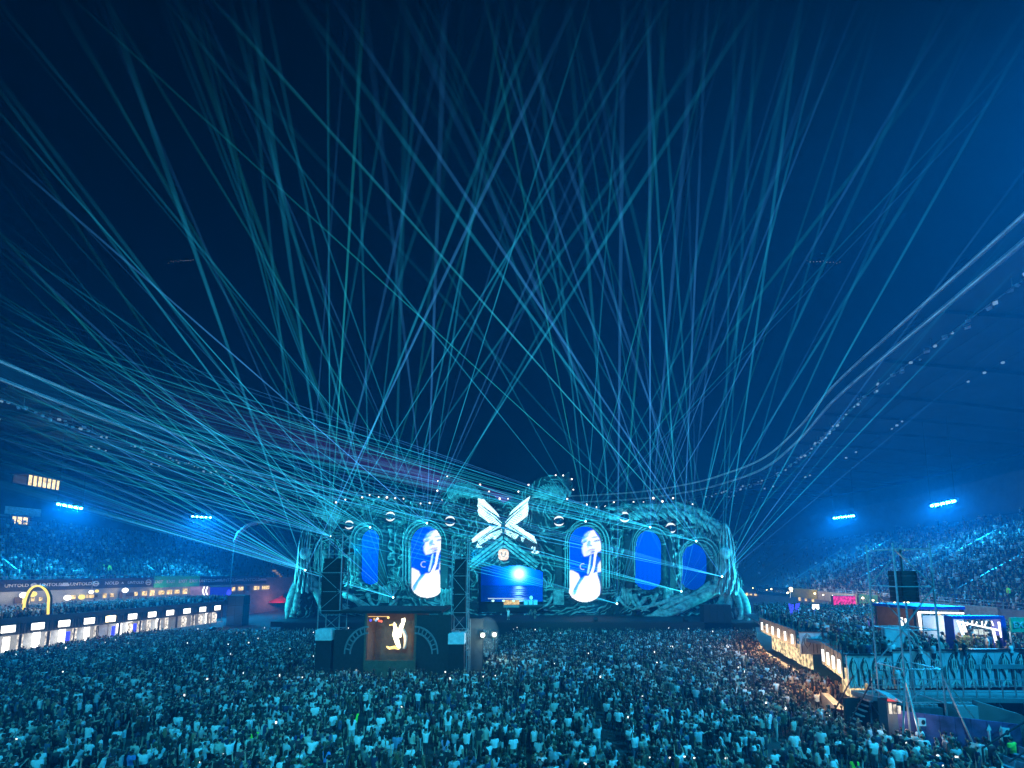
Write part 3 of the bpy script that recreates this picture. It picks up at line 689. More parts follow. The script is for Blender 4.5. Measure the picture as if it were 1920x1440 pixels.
# ---------------------------------------------------------------- screens: the picture is drawn per vertex
def blur(a, r):
    for _ in range(2):
        for ax in (0, 1):
            c = np.cumsum(np.concatenate([np.repeat(np.take(a, [0], ax), r+1, ax), a, np.repeat(np.take(a, [-1], ax), r, ax)], ax), ax)
            n = a.shape[ax]
            a = (np.take(c, range(2*r+1, 2*r+1+n), ax)-np.take(c, range(0, n), ax))/(2*r+1)
    return a
BLUE = np.array([.0, .075, 1.0])
def singer(x, y):
    shp = x.shape; ar = .46  # width / height
    def poly(pts, r=2): return blur(inpoly(x, y, pts).astype(float), r)
    def el(cx, cy_, rx, ry, rot=0, r=2):
        dx = (x-cx)*ar; dy = y-cy_; c, s = math.cos(rot), math.sin(rot); return blur((((dx*c+dy*s)/rx)**2+((-dx*s+dy*c)/ry)**2 < 1).astype(float), r)
    img = np.zeros((*shp, 3))+BLUE*(.85+.3*(1-y))[..., None]
    W = np.array([.95, 1.0, 1.0]); SH = np.array([.10, .42, .75]); DK = np.array([.02, .10, .35])
    def over(m, c, k=1.0): img[:] = img*(1-m[..., None]*k)+np.array(c)*m[..., None]*k
    over(poly([(.28, .12), (.5, -.02), (1.1, -.02), (1.1, .16), (.8, .06), (.5, .10)], 3), [.0, .05, .85], .6)     # hair
    over(poly([(.49, .13), (.61, .084), (.78, .06), (.85, .115), (.95, .175), (.98, .237), (1.01, .305), (.95, .336), (.81, .36), (.695, .374), (.576, .397), (.475, .405), (.42, .35), (.41, .29), (.46, .252), (.41, .22), (.42, .19), (.525, .16)], 2), W)
    over(poly([(.42, .19), (.49, .12), (.64, .075), (.70, .085), (.56, .15), (.50, .19)], 3), [.05, .50, 1.0], .75)
    over(poly([(.40, .30), (.44, .26), (.47, .27), (.46, .33), (.47, .40), (.42, .37)], 2), [.1, .5, 1.0], .5)
    over(el(.80, .155, .050, .012, -.15), [.22, .42, .62], .9); over(el(.865, .200, .052, .012, -.2), [.10, .22, .48], .95); over(el(.87, .222, .04, .010, -.2, 3), [.5, .7, .9], .6)
    over(el(.54, .152, .05, .010, -.35), [.12, .40, .85], .8); over(el(.50, .200, .045, .014, -.35), [.12, .55, .95], .9); over(el(.47, .224, .05, .011, -.4), [.02, .20, .75], .9)
    over(el(.62, .235, .024, .042, .5), [.05, .40, .90], .85); over(el(.68, .262, .026, .011), [.10, .28, .65], .9); over(el(.60, .275, .02, .02), [.2, .6, 1.0], .6)
    over(el(.70, .318, .060, .017, -.25), [.42, .40, .72], .95); over(el(.72, .348, .045, .013, -.3), [.03, .12, .55], .95); over(el(.66, .352, .025, .006, -.2), W, .9)
    over(el(.56, .36, .03, .04, .3, 3), [.35, .75, 1.0], .5); over(el(.95, .29, .03, .05, .2, 4), [.75, .70, .85], .6)
    over(poly([(.475, .408), (.576, .400), (.70, .376), (.78, .37), (.74, .50), (.64, .62), (.55, .66), (.46, .62), (.44, .50)], 2), [.0, .07, .80], .95)   # shadowed neck
    over(poly([(.644, .405), (.695, .374), (.66, .50), (.62, .60), (.58, .64), (.55, .62), (.61, .50)], 1), [.55, .92, 1.0], .9)
    over(poly([(.78, .363), (.88, .344), (.83, .42), (.80, .527), (.71, .66), (.60, .66), (.73, .527)], 1), W)
    over(poly([(.70, .42), (.74, .40), (.71, .50), (.66, .60), (.645, .60)], 1), [.0, .20, .85], .9); over(poly([(.83, .46), (.93, .42), (.90, .53), (.82, .58), (.79, .56)], 1), [.02, .14, .55], .9)
    over(poly([(.88, .51), (1.0, .43), (1.04, .595), (.85, .61)], 2), [.80, .92, 1.0], 1); over(el(.945, .382, .036, .034), [.01, .06, .12], .97); over(poly([(.93, .40), (1.02, .40), (1.08, .56), (1.0, .56)], 1), [.01, .07, .12], .9)
    rg = np.hypot((x-.43)*ar, y-.535); over(blur(((rg > .034) & (rg < .041) & (x < .47)).astype(float), 1), [.7, .92, 1.0], .95)
    over(poly([(-.1, .575), (.12, .586), (.29, .626), (.34, .68), (.237, .756), (.136, .832), (.10, .886), (-.1, 1.1)], 2), W)         # shoulder
    over(poly([(.58, .655), (.85, .60), (.87, .66), (.93, .72), (.95, .80), (.92, .90), (1.1, 1.1), (-.1, 1.1), (.12, .87), (.35, .71), (.5, .655)], 2), W)
    over(poly([(.36, .68), (.48, .665), (.30, .77), (.20, .88), (.13, .90), (.15, .83), (.26, .75)], 2), [.0, .42, .95], .9)
    over(poly([(.87, .62), (1.1, .60), (1.1, .98), (.92, .92), (.95, .80), (.92, .72)], 2), [.01, .12, .20], .9)
    over(el(.12, .61, .03, .008, .1), [.5, .9, .9], .6); over(el(.66, .83, .03, .008, .6), [.7, .8, .85], .6); over(el(.24, .70, .006, .03, .3), [.6, .8, .9], .6)
    return img
def seascape(x, y):
    img = np.zeros((*x.shape, 3)); d = np.hypot((x-.60)*1.65, (y-.28)*1.0)
    img += BLUE*(.25+.85*smooth(x, .05, .45))[..., None]
    img += np.array([.0, .55, .9])*np.exp(-(d/.33)**2)[..., None]*1.3+np.array([1., 1., .9])*np.exp(-(d/.13)**2)[..., None]*1.6
    sea = smooth(y, .56, .60); wv = fbm(x*5, y*60, 3)
    sc_ = np.array([.0, .05, .45])*(.35+.9*smooth(x, .05, .4))[..., None]*(.7+.6*wv)[..., None]
    gl = np.exp(-((x-.60)/(.05+.10*(y-.56)))**2)*smooth(wv, .38, .60)
    sc_ = sc_+np.array([.35, 1.0, 1.0])*gl[..., None]*.9
    return img*(1-sea[..., None])+sc_*sea[..., None]
def plain(x, y): return np.zeros((*x.shape, 3))+np.array([.0, .10, .95])*(.65+.35*(1-y)+.05*np.sin(x*40))[..., None]
def dim(x, y): return np.zeros((*x.shape, 3))+np.array([.0, .055, .50])*(.6+.5*(1-y))[..., None]
SM = screen_mat('screen picture', 1.45)
def screen(u0, u1, v0, v1, back_, fn, label, n=150):
    """slightly larger than its opening, standing behind it"""
    c = FP3((u0+u1)/2, (v0+v1)/2); Y = c.y+back_; a = P(u0, v0, Y); b = P(u1, v1, Y); m_ = int(n*(a.z-b.z)/(b.x-a.x))
    xs = np.linspace(0, 1, n); ys = np.linspace(0, 1, m_); gx_, gy_ = np.meshgrid(xs, ys); img = np.clip(fn(gx_, gy_), 0, 3).reshape(-1, 3)
    vs = np.stack([a.x+(b.x-a.x)*gx_, np.full(gx_.shape, Y), a.z+(b.z-a.z)*gy_], -1).reshape(-1, 3); id_ = np.arange(n*m_).reshape(m_, n)
    qd = np.stack([id_[:-1, :-1], id_[1:, :-1], id_[1:, 1:], id_[:-1, 1:]], -1).reshape(-1, 4)
    me = fast_mesh('picture', vs, qd, SM); color_attr(me, 'picture', img)
    t = tag(link('led_screen', None), label, 'screen', 'arched screens of the stage'); link('picture', me, t)
    f = MB(); f.box(a.x-.1, b.x+.1, Y+.05, Y+.35, b.z-.1, a.z+.1); f.build('cabinet', M['blacksteel'], t)
screen(673, 716, 991, 1098, 1.0, plain, 'plain blue arched screen on the left part of the stage')
screen(768, 832, 985, 1123, 1.0, singer, 'arched screen showing a singer, left of the winged emblem')
screen(1065, 1130, 985, 1131, 1.0, singer, 'arched screen showing a singer, right of the winged emblem')
screen(1188, 1245, 993, 1108, 1.0, plain, 'plain blue arched screen right of the right singer screen')
screen(1273, 1332, 1017, 1108, 1.0, dim, 'darker blue arched screen at the right end of the stage')
screen(902, 1021, 1056, 1128, 2.2, seascape, 'wide screen with bright sun over blue sea in stage centre', 260)

# ---------------------------------------------------------------- crystal balls in carved cups
for k, (u, v, r) in enumerate(BALLS):
    c = FP3(u, v, 1.1); R = r/F*c.y
    names = ['crystal ball farthest left on the stage front', 'crystal ball second from left, above the blue screen', 'crystal ball just left of the winged emblem', 'crystal ball just right of the winged emblem', 'crystal ball second from right on the stage front', 'crystal ball farthest right on the stage front']
    t = thing('crystal_ball', names[k], 'glass ball', c, 'crystal balls in the stage front')
    b = MB(); b.ell((0, 0, 0), R*.92, 24, 14); b.build('globe', M.setdefault('globe', mat('dark glass', (.01, .02, .04), .08, 0, 0)), t, True)
    for a0, a1, wd in ((15, 168, .40), (200, 340, .26)):  # the globe's two highlights, put in as glowing crescents
        cr = MB(); vs = []; fs = []; N = 18
        for i in range(N+1):
            a = math.radians(a0+(a1-a0)*i/N); w_ = wd*R*math.sin(math.pi*(i+.3)/(N+.6))
            for rr in (R*.90-w_, R*.90): vs += [(rr*math.cos(a), -math.sqrt(max(.01, (R*.96)**2-rr*rr))-.05, rr*math.sin(a))]
        for i in range(N): fs.append((2*i, 2*i+1, 2*i+3, 2*i+2))
        cr.add(vs, fs); cr.build('highlight_crescent', M.setdefault('crescent', emit('crescent highlight glow', (.80, .97, 1.0), 1.5)), t)

# ---------------------------------------------------------------- winged emblem
WING = [[(615, 350), (690, 365), (790, 460), (860, 540), (905, 640), (890, 690), (800, 650), (740, 640), (680, 590), (630, 560), (610, 500), (622, 470), (606, 440), (620, 400)],
        [(1245, 325), (1215, 400), (1222, 470), (1212, 560), (1160, 600), (1090, 650), (980, 690), (930, 680), (910, 650), (960, 590), (1030, 490), (1130, 400), (1200, 350)],
        [(890, 690), (760, 680), (660, 740), (540, 840), (548, 880), (620, 862), (590, 940), (700, 940), (800, 862), (880, 790), (925, 740)],
        [(925, 690), (1060, 660), (1110, 690), (1200, 750), (1290, 805), (1310, 850), (1350, 960), (1352, 1030), (1260, 1010), (1180, 900), (1080, 850), (980, 800), (915, 750)]]
WM = bpy.data.materials.new('lit wing relief'); WM.use_nodes = True
_n = WM.node_tree.nodes; _l = WM.node_tree.links; _b = _n['Principled BSDF']; _a = _n.new('ShaderNodeAttribute'); _a.attribute_name = 'picture'
_l.new(_a.outputs[0], _b.inputs['Base Color']); _l.new(_a.outputs[0], _b.inputs['Emission Color']); _b.inputs['Emission Strength'].default_value = .72; WM.cycles.emission_sampling = 'NONE'
em = thing('winged_emblem', 'white glowing emblem of four ornate wings crossing like an X', 'emblem', FP3(944, 986, 3.2))
eo = em.location.copy()
for wi, pl in enumerate(WING):
    pl = [(800+x/6.4, 880+y/6.4) for x, y in pl]; xs_ = [p[0] for p in pl]; ys_ = [p[1] for p in pl]
    gu, gv = np.meshgrid(np.arange(min(xs_), max(xs_)+.3, .45), np.arange(min(ys_), max(ys_)+.3, .45)); ins = inpoly(gu, gv, pl)
    cx, cy_ = 944, 988; ang = np.arctan2(gv-cy_, gu-cx); rad = np.hypot(gu-cx, gv-cy_)
    wn = fbm(gu/9, gv/9, 20+wi); bone = np.abs((ang-np.arctan2(np.mean(ys_)-cy_, np.mean(xs_)-cx))*rad*(.55+.4*wn)-4*np.sin(rad/13))
    a0 = math.atan2(np.mean(ys_)-cy_, np.mean(xs_)-cx); sg_ = (1, -1, 1, -1)[wi]; Lw = max(math.hypot(x_-cx, y_-cy_) for x_, y_ in pl)
    sN = rad/Lw; tN = sg_*rad*np.sin(ang-a0)/11.0
    lines = ridge(tN*3.2+.5*np.sin(sN*7)+wn*1.2, 1.0); sw = ridge(wn*7+sN*5+tN, 1.0)
    pic = np.ones(gu.shape)
    pic = np.where((sN > .42) & (lines > .80), .30, pic)
    if wi < 2:
        pic = np.where((sN > .10) & (sN < .55) & (tN < -.02) & (ridge(sN*17+tN*1.5, 1.0) > .62) & (tN > -.75), .06, pic)
        pic = np.where((np.abs(tN-(.62-.55*np.abs(sN-.3))) < .22*(1-sN)) | (np.abs(tN-(.22-.5*np.abs(sN-.3))) < .13*(1-sN)), .015, pic)
    else:
        pic = np.where(np.abs(tN-(.25-.6*np.abs(sN-.45))) < .22*(1-sN), .02, pic); pic = np.where(np.abs(tN-.72+.5*sN) < .08, .10, pic)
        pic = np.where((tN < -.12) & (sw > .55), .03, pic); pic = np.where((sN < .35) & (ridge(ang*9, 1.0) > .6), .05, pic)
        pic = np.where((tN < -.55) & (sN > .45) & (wn < .56), .02, pic)
    if wi == 3: pic = np.where((tN < .25) & (sN > .38), np.where(wn > .60, pic, .02), pic)
    pic = np.clip(pic, .012, 1)
    pic = blur(pic, 0) if False else pic
    n_, m_ = gu.shape; id_ = np.arange(n_*m_).reshape(n_, m_); k_ = ins[:-1, :-1] & ins[1:, 1:] & ins[1:, :-1] & ins[:-1, 1:]
    qd = np.stack([id_[:-1, :-1][k_], id_[1:, :-1][k_], id_[1:, 1:][k_], id_[:-1, 1:][k_]], 1); us = np.unique(qd); rm = -np.ones(n_*m_, int); rm[us] = np.arange(len(us)); qd = rm[qd]
    pt = np.array([tuple(FP3(944, 986, 3.2))]); Yb = eo.y
    a_ = (gu.ravel()[us]-960)/F; b_ = (PY-gv.ravel()[us])/F; dy_ = np.cos(TH)-b_*np.sin(TH); dz_ = np.sin(TH)+b_*np.cos(TH)
    hh = (.25+.35*lines+.2*sw).ravel()[us]
    vs = np.stack([a_*Yb/dy_-eo.x, -hh, H+dz_*Yb/dy_-eo.z], 1)
    ed = np.vstack([qd[:, [0, 1]], qd[:, [1, 2]], qd[:, [2, 3]], qd[:, [3, 0]]]); kk = np.sort(ed, 1); kk = kk[:, 0].astype(np.int64)*10**7+kk[:, 1]
    _, inv, cnt = np.unique(kk, return_inverse=True, return_counts=True); bd = ed[cnt[inv] == 1]; bi = np.unique(bd); bm_ = -np.ones(len(vs), int); bm_[bi] = np.arange(len(bi))+len(vs)
    b2 = vs[bi].copy(); b2[:, 1] = .35; qd = np.vstack([qd, np.stack([bd[:, 1], bd[:, 0], bm_[bd[:, 0]], bm_[bd[:, 1]]], 1)])
    cv = np.repeat(pic.ravel()[us][:, None], 3, 1)*np.array([1, .97, .92]); me = fast_mesh('wing', np.vstack([vs, b2]), qd, WM); color_attr(me, 'picture', np.vstack([cv, cv[bi]*.3])); link('wing', me, em)
b = MB(); b.tube([(0, -.6, 1.6), (0, -.9, .3), (0, -.7, -1.2), (0, -.5, -2.4)], [.12, .35, .25, .08], 8); b.build('body', M['blacksteel'], em, True)
for s in (-1, 1):
    b = MB(); b.bar((s*2.5, .3, 0), (s*2.5, 2.6, 0), .2); b.build('bracket', M['blacksteel'], em)
# lit badge with the letter U
c = FP3(944, 1040, 2.6); t = thing('badge', 'round warm lit badge with the letter U over the portal', 'sign', c)
b = MB(); b.prism([(1.0*math.copysign(abs(math.cos(a))**.6, math.cos(a)), 0, 1.05*math.copysign(abs(math.sin(a))**.6, math.sin(a))) for a in [2*math.pi*i/20 for i in range(20)]], (0, .4, 0)); b.build('lit_plate', emit('badge light', (1.0, .80, .62), 1.25, .3, 2.0), t)
text_obj('U', 1.35, M['wood'], t, (0, -.06, 0), (1, 0, 0), 'letter')
r = MB(); r.bar((0, .3, 0), (0, 2.2, 0), .2); r.build('bracket', M['blacksteel'], t)

# ---------------------------------------------------------------- festoon bulbs along the crest
BULB = [(630, 942), (647.6, 936.8), (662, 937), (679, 932.5), (693, 928), (710, 932), (725.5, 932.5), (741, 934), (756.7, 935), (773, 943), (788.6, 944), (805.5, 943), (829.7, 937), (820, 920), (821, 902), (838.6, 893), (851.6, 892.5), (871, 896.7), (900, 909), (917, 921.6), (937, 935), (952.5, 935), (972, 921.7), (991, 909), (1022, 896), (1042, 891.4), (1056, 891.4), (1072, 898.4), (1075, 918), (1063.6, 935.6), (1100, 946), (1118, 951), (1135, 950), (1151, 942), (1169, 948), (1188, 942), (1207, 942), (1225, 934), (1242, 940), (1262, 934), (1280, 945), (1299, 945)]
bme = MB().ell((0, 0, 0), .16, 8, 5).mesh('bulb', E_['bulb'], True); bst = MB().bar((0, 0, -.15), (0, .2, -1.2), .07).mesh('bulb_stem', M['blacksteel'])
for u, v in BULB:
    p = FP3(u, v, .3); o = link('bulb', bme, stage); o.location = p-Vector((0, 76, 0)); k = random.choice((.8, 1, 1, 1.25)); o.scale = (k, k, k)
    o2 = link('bulb_stem', bst, o)

# ---------------------------------------------------------------- stage wash: cyan lamps at the foot of the set and on the two delay towers
for k, (x, y, z, tx, tz, pw) in enumerate([(-30, 67.2, 3.1, -30, 17, 2400), (-13, 67.2, 3.1, -14, 18, 2600), (14, 67.2, 3.1, 15, 18, 2600), (29, 67.2, 3.1, 28, 17, 2600), (-46, 62, 2.2, -40, 10, 4200), (48, 62, 2.2, 41, 11, 5600), (-18, 44, 13.2, -14, 18, 9000), (-4.9, 44, 12.4, 14, 18, 11000)]):
    t = thing('wash_light', ['blue wash light on the stage edge before the left wing', 'blue wash light on the stage edge left of the portal', 'blue wash light on the stage edge right of the portal', 'blue wash light on the stage edge before the right wing', 'blue wash light beside the left robed statue', 'blue wash light beside the right robed statue', 'blue wash light on top of the left delay tower', 'blue wash light on top of the right delay tower'][k], 'stage light', (x, y, z), 'stage wash lights')
    d = (Vector((tx, 77, tz))-Vector((x, y, z))).normalized(); xx = d.cross(Vector((0, 0, 1))).normalized(); zz = xx.cross(d)
    b = MB(); b.obox(-d*.25, xx*.28, d*.3, zz*.22); b.build('housing', M['blacksteel'], t); b = MB(); b.bar((-.35, 0, -.5), (-.35, 0, .1), .06); b.bar((.35, 0, -.5), (.35, 0, .1), .06); b.bar((-.4, 0, -.5), (.4, 0, -.5), .1); b.build('yoke', M['blacksteel'], t)
    lamp('SPOT', 'wash_beam', d*.2, pw*6.6, (.03, .72, .90), (tx, 77, tz), 78, .8, .4, t)

# ================================================================ lasers: projector with its beams as parts
def beam_mat(name, col, st):
    m = bpy.data.materials.new(name); m.use_nodes = True; t = m.node_tree; n = t.nodes; l = t.links; n.clear()
    o = n.new('ShaderNodeOutputMaterial'); ad = n.new('ShaderNodeAddShader'); tr = n.new('ShaderNodeBsdfTransparent'); e = n.new('ShaderNodeEmission')
    e.inputs[0].default_value = (*col, 1)
    lw = n.new('ShaderNodeLayerWeight'); lw.inputs[0].default_value = .5
    iv = n.new('ShaderNodeMath'); iv.operation = 'SUBTRACT'; iv.inputs[0].default_value = 1.0; l.new(lw.outputs['Facing'], iv.inputs[1])
    a = n.new('ShaderNodeAttribute'); a.attribute_name = 'along'
    tc = n.new('ShaderNodeNewGeometry'); ns = n.new('ShaderNodeTexNoise'); ns.inputs['Scale'].default_value = .13; ns.inputs['Detail'].default_value = 3; l.new(tc.outputs['Position'], ns.inputs['Vector'])
    mr = n.new('ShaderNodeMapRange'); mr.inputs[1].default_value = .3; mr.inputs[2].default_value = .7; mr.inputs[3].default_value = .55; mr.inputs[4].default_value = 1.35; l.new(ns.outputs[0], mr.inputs[0])
    m1 = n.new('ShaderNodeMath'); m1.operation = 'MULTIPLY'; l.new(iv.outputs[0], m1.inputs[0]); l.new(a.outputs['Fac'], m1.inputs[1])
    m2 = n.new('ShaderNodeMath'); m2.operation = 'MULTIPLY'; l.new(m1.outputs[0], m2.inputs[0]); l.new(mr.outputs[0], m2.inputs[1])
    m3 = n.new('ShaderNodeMath'); m3.operation = 'MULTIPLY'; l.new(m2.outputs[0], m3.inputs[0]); m3.inputs[1].default_value = st; l.new(m3.outputs[0], e.inputs[1])
    l.new(tr.outputs[0], ad.inputs[0]); l.new(e.outputs[0], ad.inputs[1]); l.new(ad.outputs[0], o.inputs[0]); m.cycles.emission_sampling = 'NONE'
    return m
BM = [beam_mat('cyan laser light', (.02, .46, .75), .62), beam_mat('green-blue laser light', (.02, .52, .62), .56), beam_mat('blue laser light', (.05, .34, .85), .62)]
BV = beam_mat('violet smoky beam', (.24, .05, .62), .20)
def beam(parent, a, b, r0, r1, m, gain=1.0, n=6):
    a = Vector(a); b = Vector(b); K = 5; d = (b-a).normalized(); s = d.orthogonal().normalized(); t = d.cross(s); vs = []; al = []
    for j in range(K):
        f = j/(K-1); p = a.lerp(b, f)-parent.location; r = r0+(r1-r0)*f
        for k in range(n):
            q = 2*math.pi*k/n; vs.append(p+s*math.cos(q)*r+t*math.sin(q)*r); al.append(gain*((1-f)**1.6*.98+.17*(1-f**3))*(1 if r1 < .12 else (.12/r1)**(.7*f)))
    fs = [(j*n+k, j*n+(k+1) % n, (j+1)*n+(k+1) % n, (j+1)*n+k) for j in range(K-1) for k in range(n)]
    me = bpy.data.meshes.new('beam'); me.from_pydata(vs, [], fs); me.polygons.foreach_set('use_smooth', [True]*len(fs)); me.materials.append(m)
    at = me.attributes.new('along', 'FLOAT', 'POINT'); at.data.foreach_set('value', al)
    o = link('beam', me, parent); o.visible_shadow = False
    return o
def edge(u, v, tn):
    """where a line leaving (u, v) with sideways slope tn (per pixel up) leaves the picture"""
    vt = -25.0; ue = u+tn*(v-vt)
    if ue < -30 and abs(tn) > 0: return -30.0, v-(u+30)/abs(tn)
    if ue > 1950: return 1950.0, v-(1950-u)/abs(tn)
    return ue, vt
rl = random.Random(21)
PROJ = [  # u, v, steep beams (sideways slope per pixel upward), flat beams (end height at the left picture edge), label
    (574, 1069, [-.10, -.36, -.66, -.90, -1.3, -1.75, .085, .17, .32, .48], [905, 890, 875, 858, 845, 835, 815, 790, 760, 720, 680], 'laser projector on the left robed statue'),
    (620.6, 1006, [-.01, -.25, -.15, -.44, -.75, -1.15, -1.5, .054, .22, .40, .62], [840, 820, 800, 770, 735, 700, 650, 590], 'laser projector left of the narrow left arch'),
    (695, 989, [-.21, -.90, -.40, -.60, -1.25, -1.6, -.02, .10, .345, .52, .70], [812, 775, 750, 715, 660, 600, 540], 'laser projector above the narrow left arch'),
    (801, 981.5, [-.61, -.36, -1.15, -.82, -1.5, -.12, .03, .14, .30, .46, .62], [790, 752, 720, 680, 620, 560], 'laser projector above the left singer screen'),
    (738, 1120, [-.36, -.28, -.75, -1.1, .02, .12, .20, .29, .42, .56], [850, 868, 884, 902], 'laser projector at the foot of the stage left of the portal'),
    (1352, 1081, [-.41, -.68, -.52, .067, .147, .29, .46, .57, .74, .95, 1.2, -.25], [700, 722, 745, 760, 780, 800], 'laser projector on the right robed statue'),
    (1304, 1015, [-.333, -.72, -.55, -.90, .20, .33, .47, -.06, .62], [600, 680, 640, 705, 730], 'laser projector above the outer right arch'),
    (1218, 989, [-.91, -1.1, -.01, -.16, -.48, .10, .24, .40, .58], [560, 655, 690, 615, 715], 'laser projector above the plain right arch'),
    (1097.5, 978, [-.55, -.20, -.10, -.80, .07, .26, .55, .76], [610, 700, 660, 725, 740], 'laser projector above the right singer screen'),
    (1276, 1108.6, [-.17, -.33, -.50, .035, .12, .26, -.06], [735, 752, 770, 788, 815, 838], 'laser projector at the foot of the outer right arch'),
    (1156, 1131.5, [0.0, -.08, -.20, .09, .22, .36], [768, 785, 806, 830, 852], 'laser projector at the foot of the stage right of the portal')]
hm = MB().box(-.35, .35, -.3, .4, -.3, .3).bar((-.45, 0, -.6), (-.45, 0, .1), .07).bar((.45, 0, -.6), (.45, 0, .1), .07).mesh('housing', M['blacksteel'])
lm_ = MB().ell((0, -.33, 0), (.17, .06, .17), 10, 6).mesh('aperture', E_['laser'], True)
for u, v, steep, flatb, lab in PROJ:
    p = FP3(u, v, 3.0); t = thing('laser_projector', lab, 'laser', p, 'laser projectors on the stage front')
    link('housing', hm, t); link('aperture', lm_, t); p2 = p+Vector((0, -.35, 0))
    for s in steep:
        s += rl.uniform(-.012, .012); ue, ve = edge(u, v, s); f = (v-ve)/1000.0
        ye = 74-58*min(1.0, f)+rl.uniform(-4, 5); ye = max(ye, 14)
        q_ = P(ue, ve, ye)
        r1_ = rl.uniform(.09, .19); beam(t, p2, q_, .042, r1_, rl.choices(BM, (6, 2, 3))[0], rl.choice((.35, .5, .7, .9, 1.25)))
    for k_ in range(3):
        s = rl.uniform(-1.6, .5) if u < 900 else rl.uniform(-.9, 1.0); ue, ve = edge(u, v, s); f = (v-ve)/1000.0; beam(t, p2, P(ue, ve, max(14, 74-58*min(1.0, f))), .03, rl.uniform(.07, .12), rl.choices(BM, (5, 3, 3))[0], rl.uniform(.25, .55))
    for ve in flatb:
        for r_ in range(1 if u < 900 and u > 600 else 2):
            q_ = P(-30, ve+rl.uniform(-13, 13), rl.uniform(42, 58)); beam(t, p2, q_, .036, .10, rl.choices(BM, (5, 3, 3))[0], (rl.uniform(.7, 1.6) if u > 600 else rl.uniform(.4, 1.0)) if u < 900 else rl.uniform(.3, .85))
# two soft violet beams crossing behind the crest
t = thing('moving_light', 'violet moving head light behind the stage crest', 'stage light', (26, 83, 17)); b = MB(); b.box(-.3, .3, -.25, .25, -.4, .4); b.build('housing', M['blacksteel'], t); b = MB(); b.bar((0, 0, -.4), (0, 0, -1.2), .1); b.build('yoke', M['blacksteel'], t)
for (u, v, Y, r) in ((-30, 660, 70, 4.2), (200, 690, 70, 3.5)): beam(t, (26, 83, 17), P(u, v, Y), .5, r, BV, 1.0, 12)

# short strings of tiny lights high over the arena
for (u0, v0, u1, v1, Y, lab) in ((316, 492, 362, 487, 140, 'short string of tiny lights high in the sky, left'), (1513, 489, 1575, 493, 140, 'short string of tiny lights high in the sky, right')):
    t = thing('light_string', lab, 'light string', P(u0, v0, Y)); sm = MB().ell((0, 0, 0), .10, 6, 4).mesh('bulb', E_['faint'], True); N = 11
    b = MB(); b.bar((0, 0, 0), P(u1, v1, Y)-P(u0, v0, Y), .02); b.build('wire', M['blacksteel'], t)
    for i in range(N): o = link('bulb', sm, t); o.location = P(u0+(u1-u0)*i/(N-1), v0+(v1-v0)*i/(N-1)+rl.uniform(-2, 2), Y)-P(u0, v0, Y); k = rl.uniform(.5, 1.5); o.scale = (k, k, k)

# ================================================================ mixing booth with delay towers
BY = 40.0
def bx(u, v=1180, Y=BY): return P(u, v, Y)
def panel(name, label, cat, u0, u1, v0, v1, Y, matl, th=.12, zb=None):
    a = P(u0, v0, Y); c = P(u1, v1, Y); zb = c.z if zb is None else zb; b = MB(); b.box(a.x, c.x, Y, Y+th, zb, a.z); return b, a, c
booth = thing('mixing_booth', 'grey mixing booth with a golden lit opening among the crowd', 'booth', (0, 0, 0))
b, a, c = panel('', '', '', 627, 687, 1181, 1234, BY, None, zb=.05); b.build('side_wall', M['blacksteel'], booth)
b, a, c = panel('', '', '', 780, 846, 1153, 1223, BY, None, zb=.05); b.build('side_wall', M['blacksteel'], booth)
b = MB(); a = P(687, 1150, BY); c = P(780, 1150, BY); b.box(a.x-.1, a.x+.12, BY-.1, BY+6, .05, a.z); b.build('post_wall', M['wood'], booth)
b = MB(); b.box(c.x-.12, c.x+.1, BY-.1, BY+6, .05, a.z); b.build('post_wall', M['wood'], booth)
b = MB(); b.box(a.x, c.x, BY+2.5, BY+2.7, .05, a.z); b.build('back_wall', M['wood'], booth)
b = MB(); b.box(P(684, 0, 40).x, P(848, 0, 40).x, BY-.15, BY+6, a.z, a.z+.25); b.build('flat_roof', M['dark'], booth)
b = MB(); b.box(a.x, c.x, BY-.1, BY+2.4, .1, 1.6); b.build('floor_deck', M['deck'], booth)
b = MB(); pf = P(687, 1229, BY-.5); pg = P(780, 1229, BY-.5); b.box(pf.x, pg.x, BY-.9, BY-.8, .05, 2.3); b.build('front_fence', M['wood'], booth)
# half-round gothic ornament on both walls
for s, uc in ((-1, 690), (1, 777)):
    o_ = MB(); cc = P(uc, 1226, BY-.05)
    for r in (2.3, 1.75):
        pr = None
        for k in range(13):
            an = math.radians(k*90/12); p = cc+Vector((s*r*math.cos(an), -.05, r*math.sin(an)*1.15))
            if pr: o_.bar(pr, p, .10, .16)
            pr = p
    for k in range(1, 8):
        an = math.radians(k*90/8); o_.bar(cc+Vector((s*1.75*math.cos(an), -.05, 1.75*1.15*math.sin(an))), cc+Vector((s*2.3*math.cos(an), -.05, 2.3*1.15*math.sin(an))), .1)
    o_.build('half_round_ornament', M['deck'], booth)
# lamps on a rail inside
lr = MB(); lr.bar(P(691, 1156, BY+.3), P(729, 1156, BY+.3), .06); lr.build('lamp_rail', emit('rail light', (1, .6, .2), 1.2), booth)
for k, (u, v, cc, s_) in enumerate(((695, 1163, (.1, .1, 1), 1.6), (702, 1161, (1, .5, .1), 1), (705, 1163, (.3, .6, 1), 1), (708, 1160, (1, 1, .9), 1.5), (711, 1164, (1, .15, .1), 1.3), (715, 1165, (1, .2, .1), 1.4), (728, 1158, (1, .7, .2), 2))):
    m_ = MB(); m_.ell((0, 0, 0), .13, 8, 5); o = m_.build('small_lamp', emit('small lamp', cc, s_), booth); o.location = P(u, v, BY+.3)
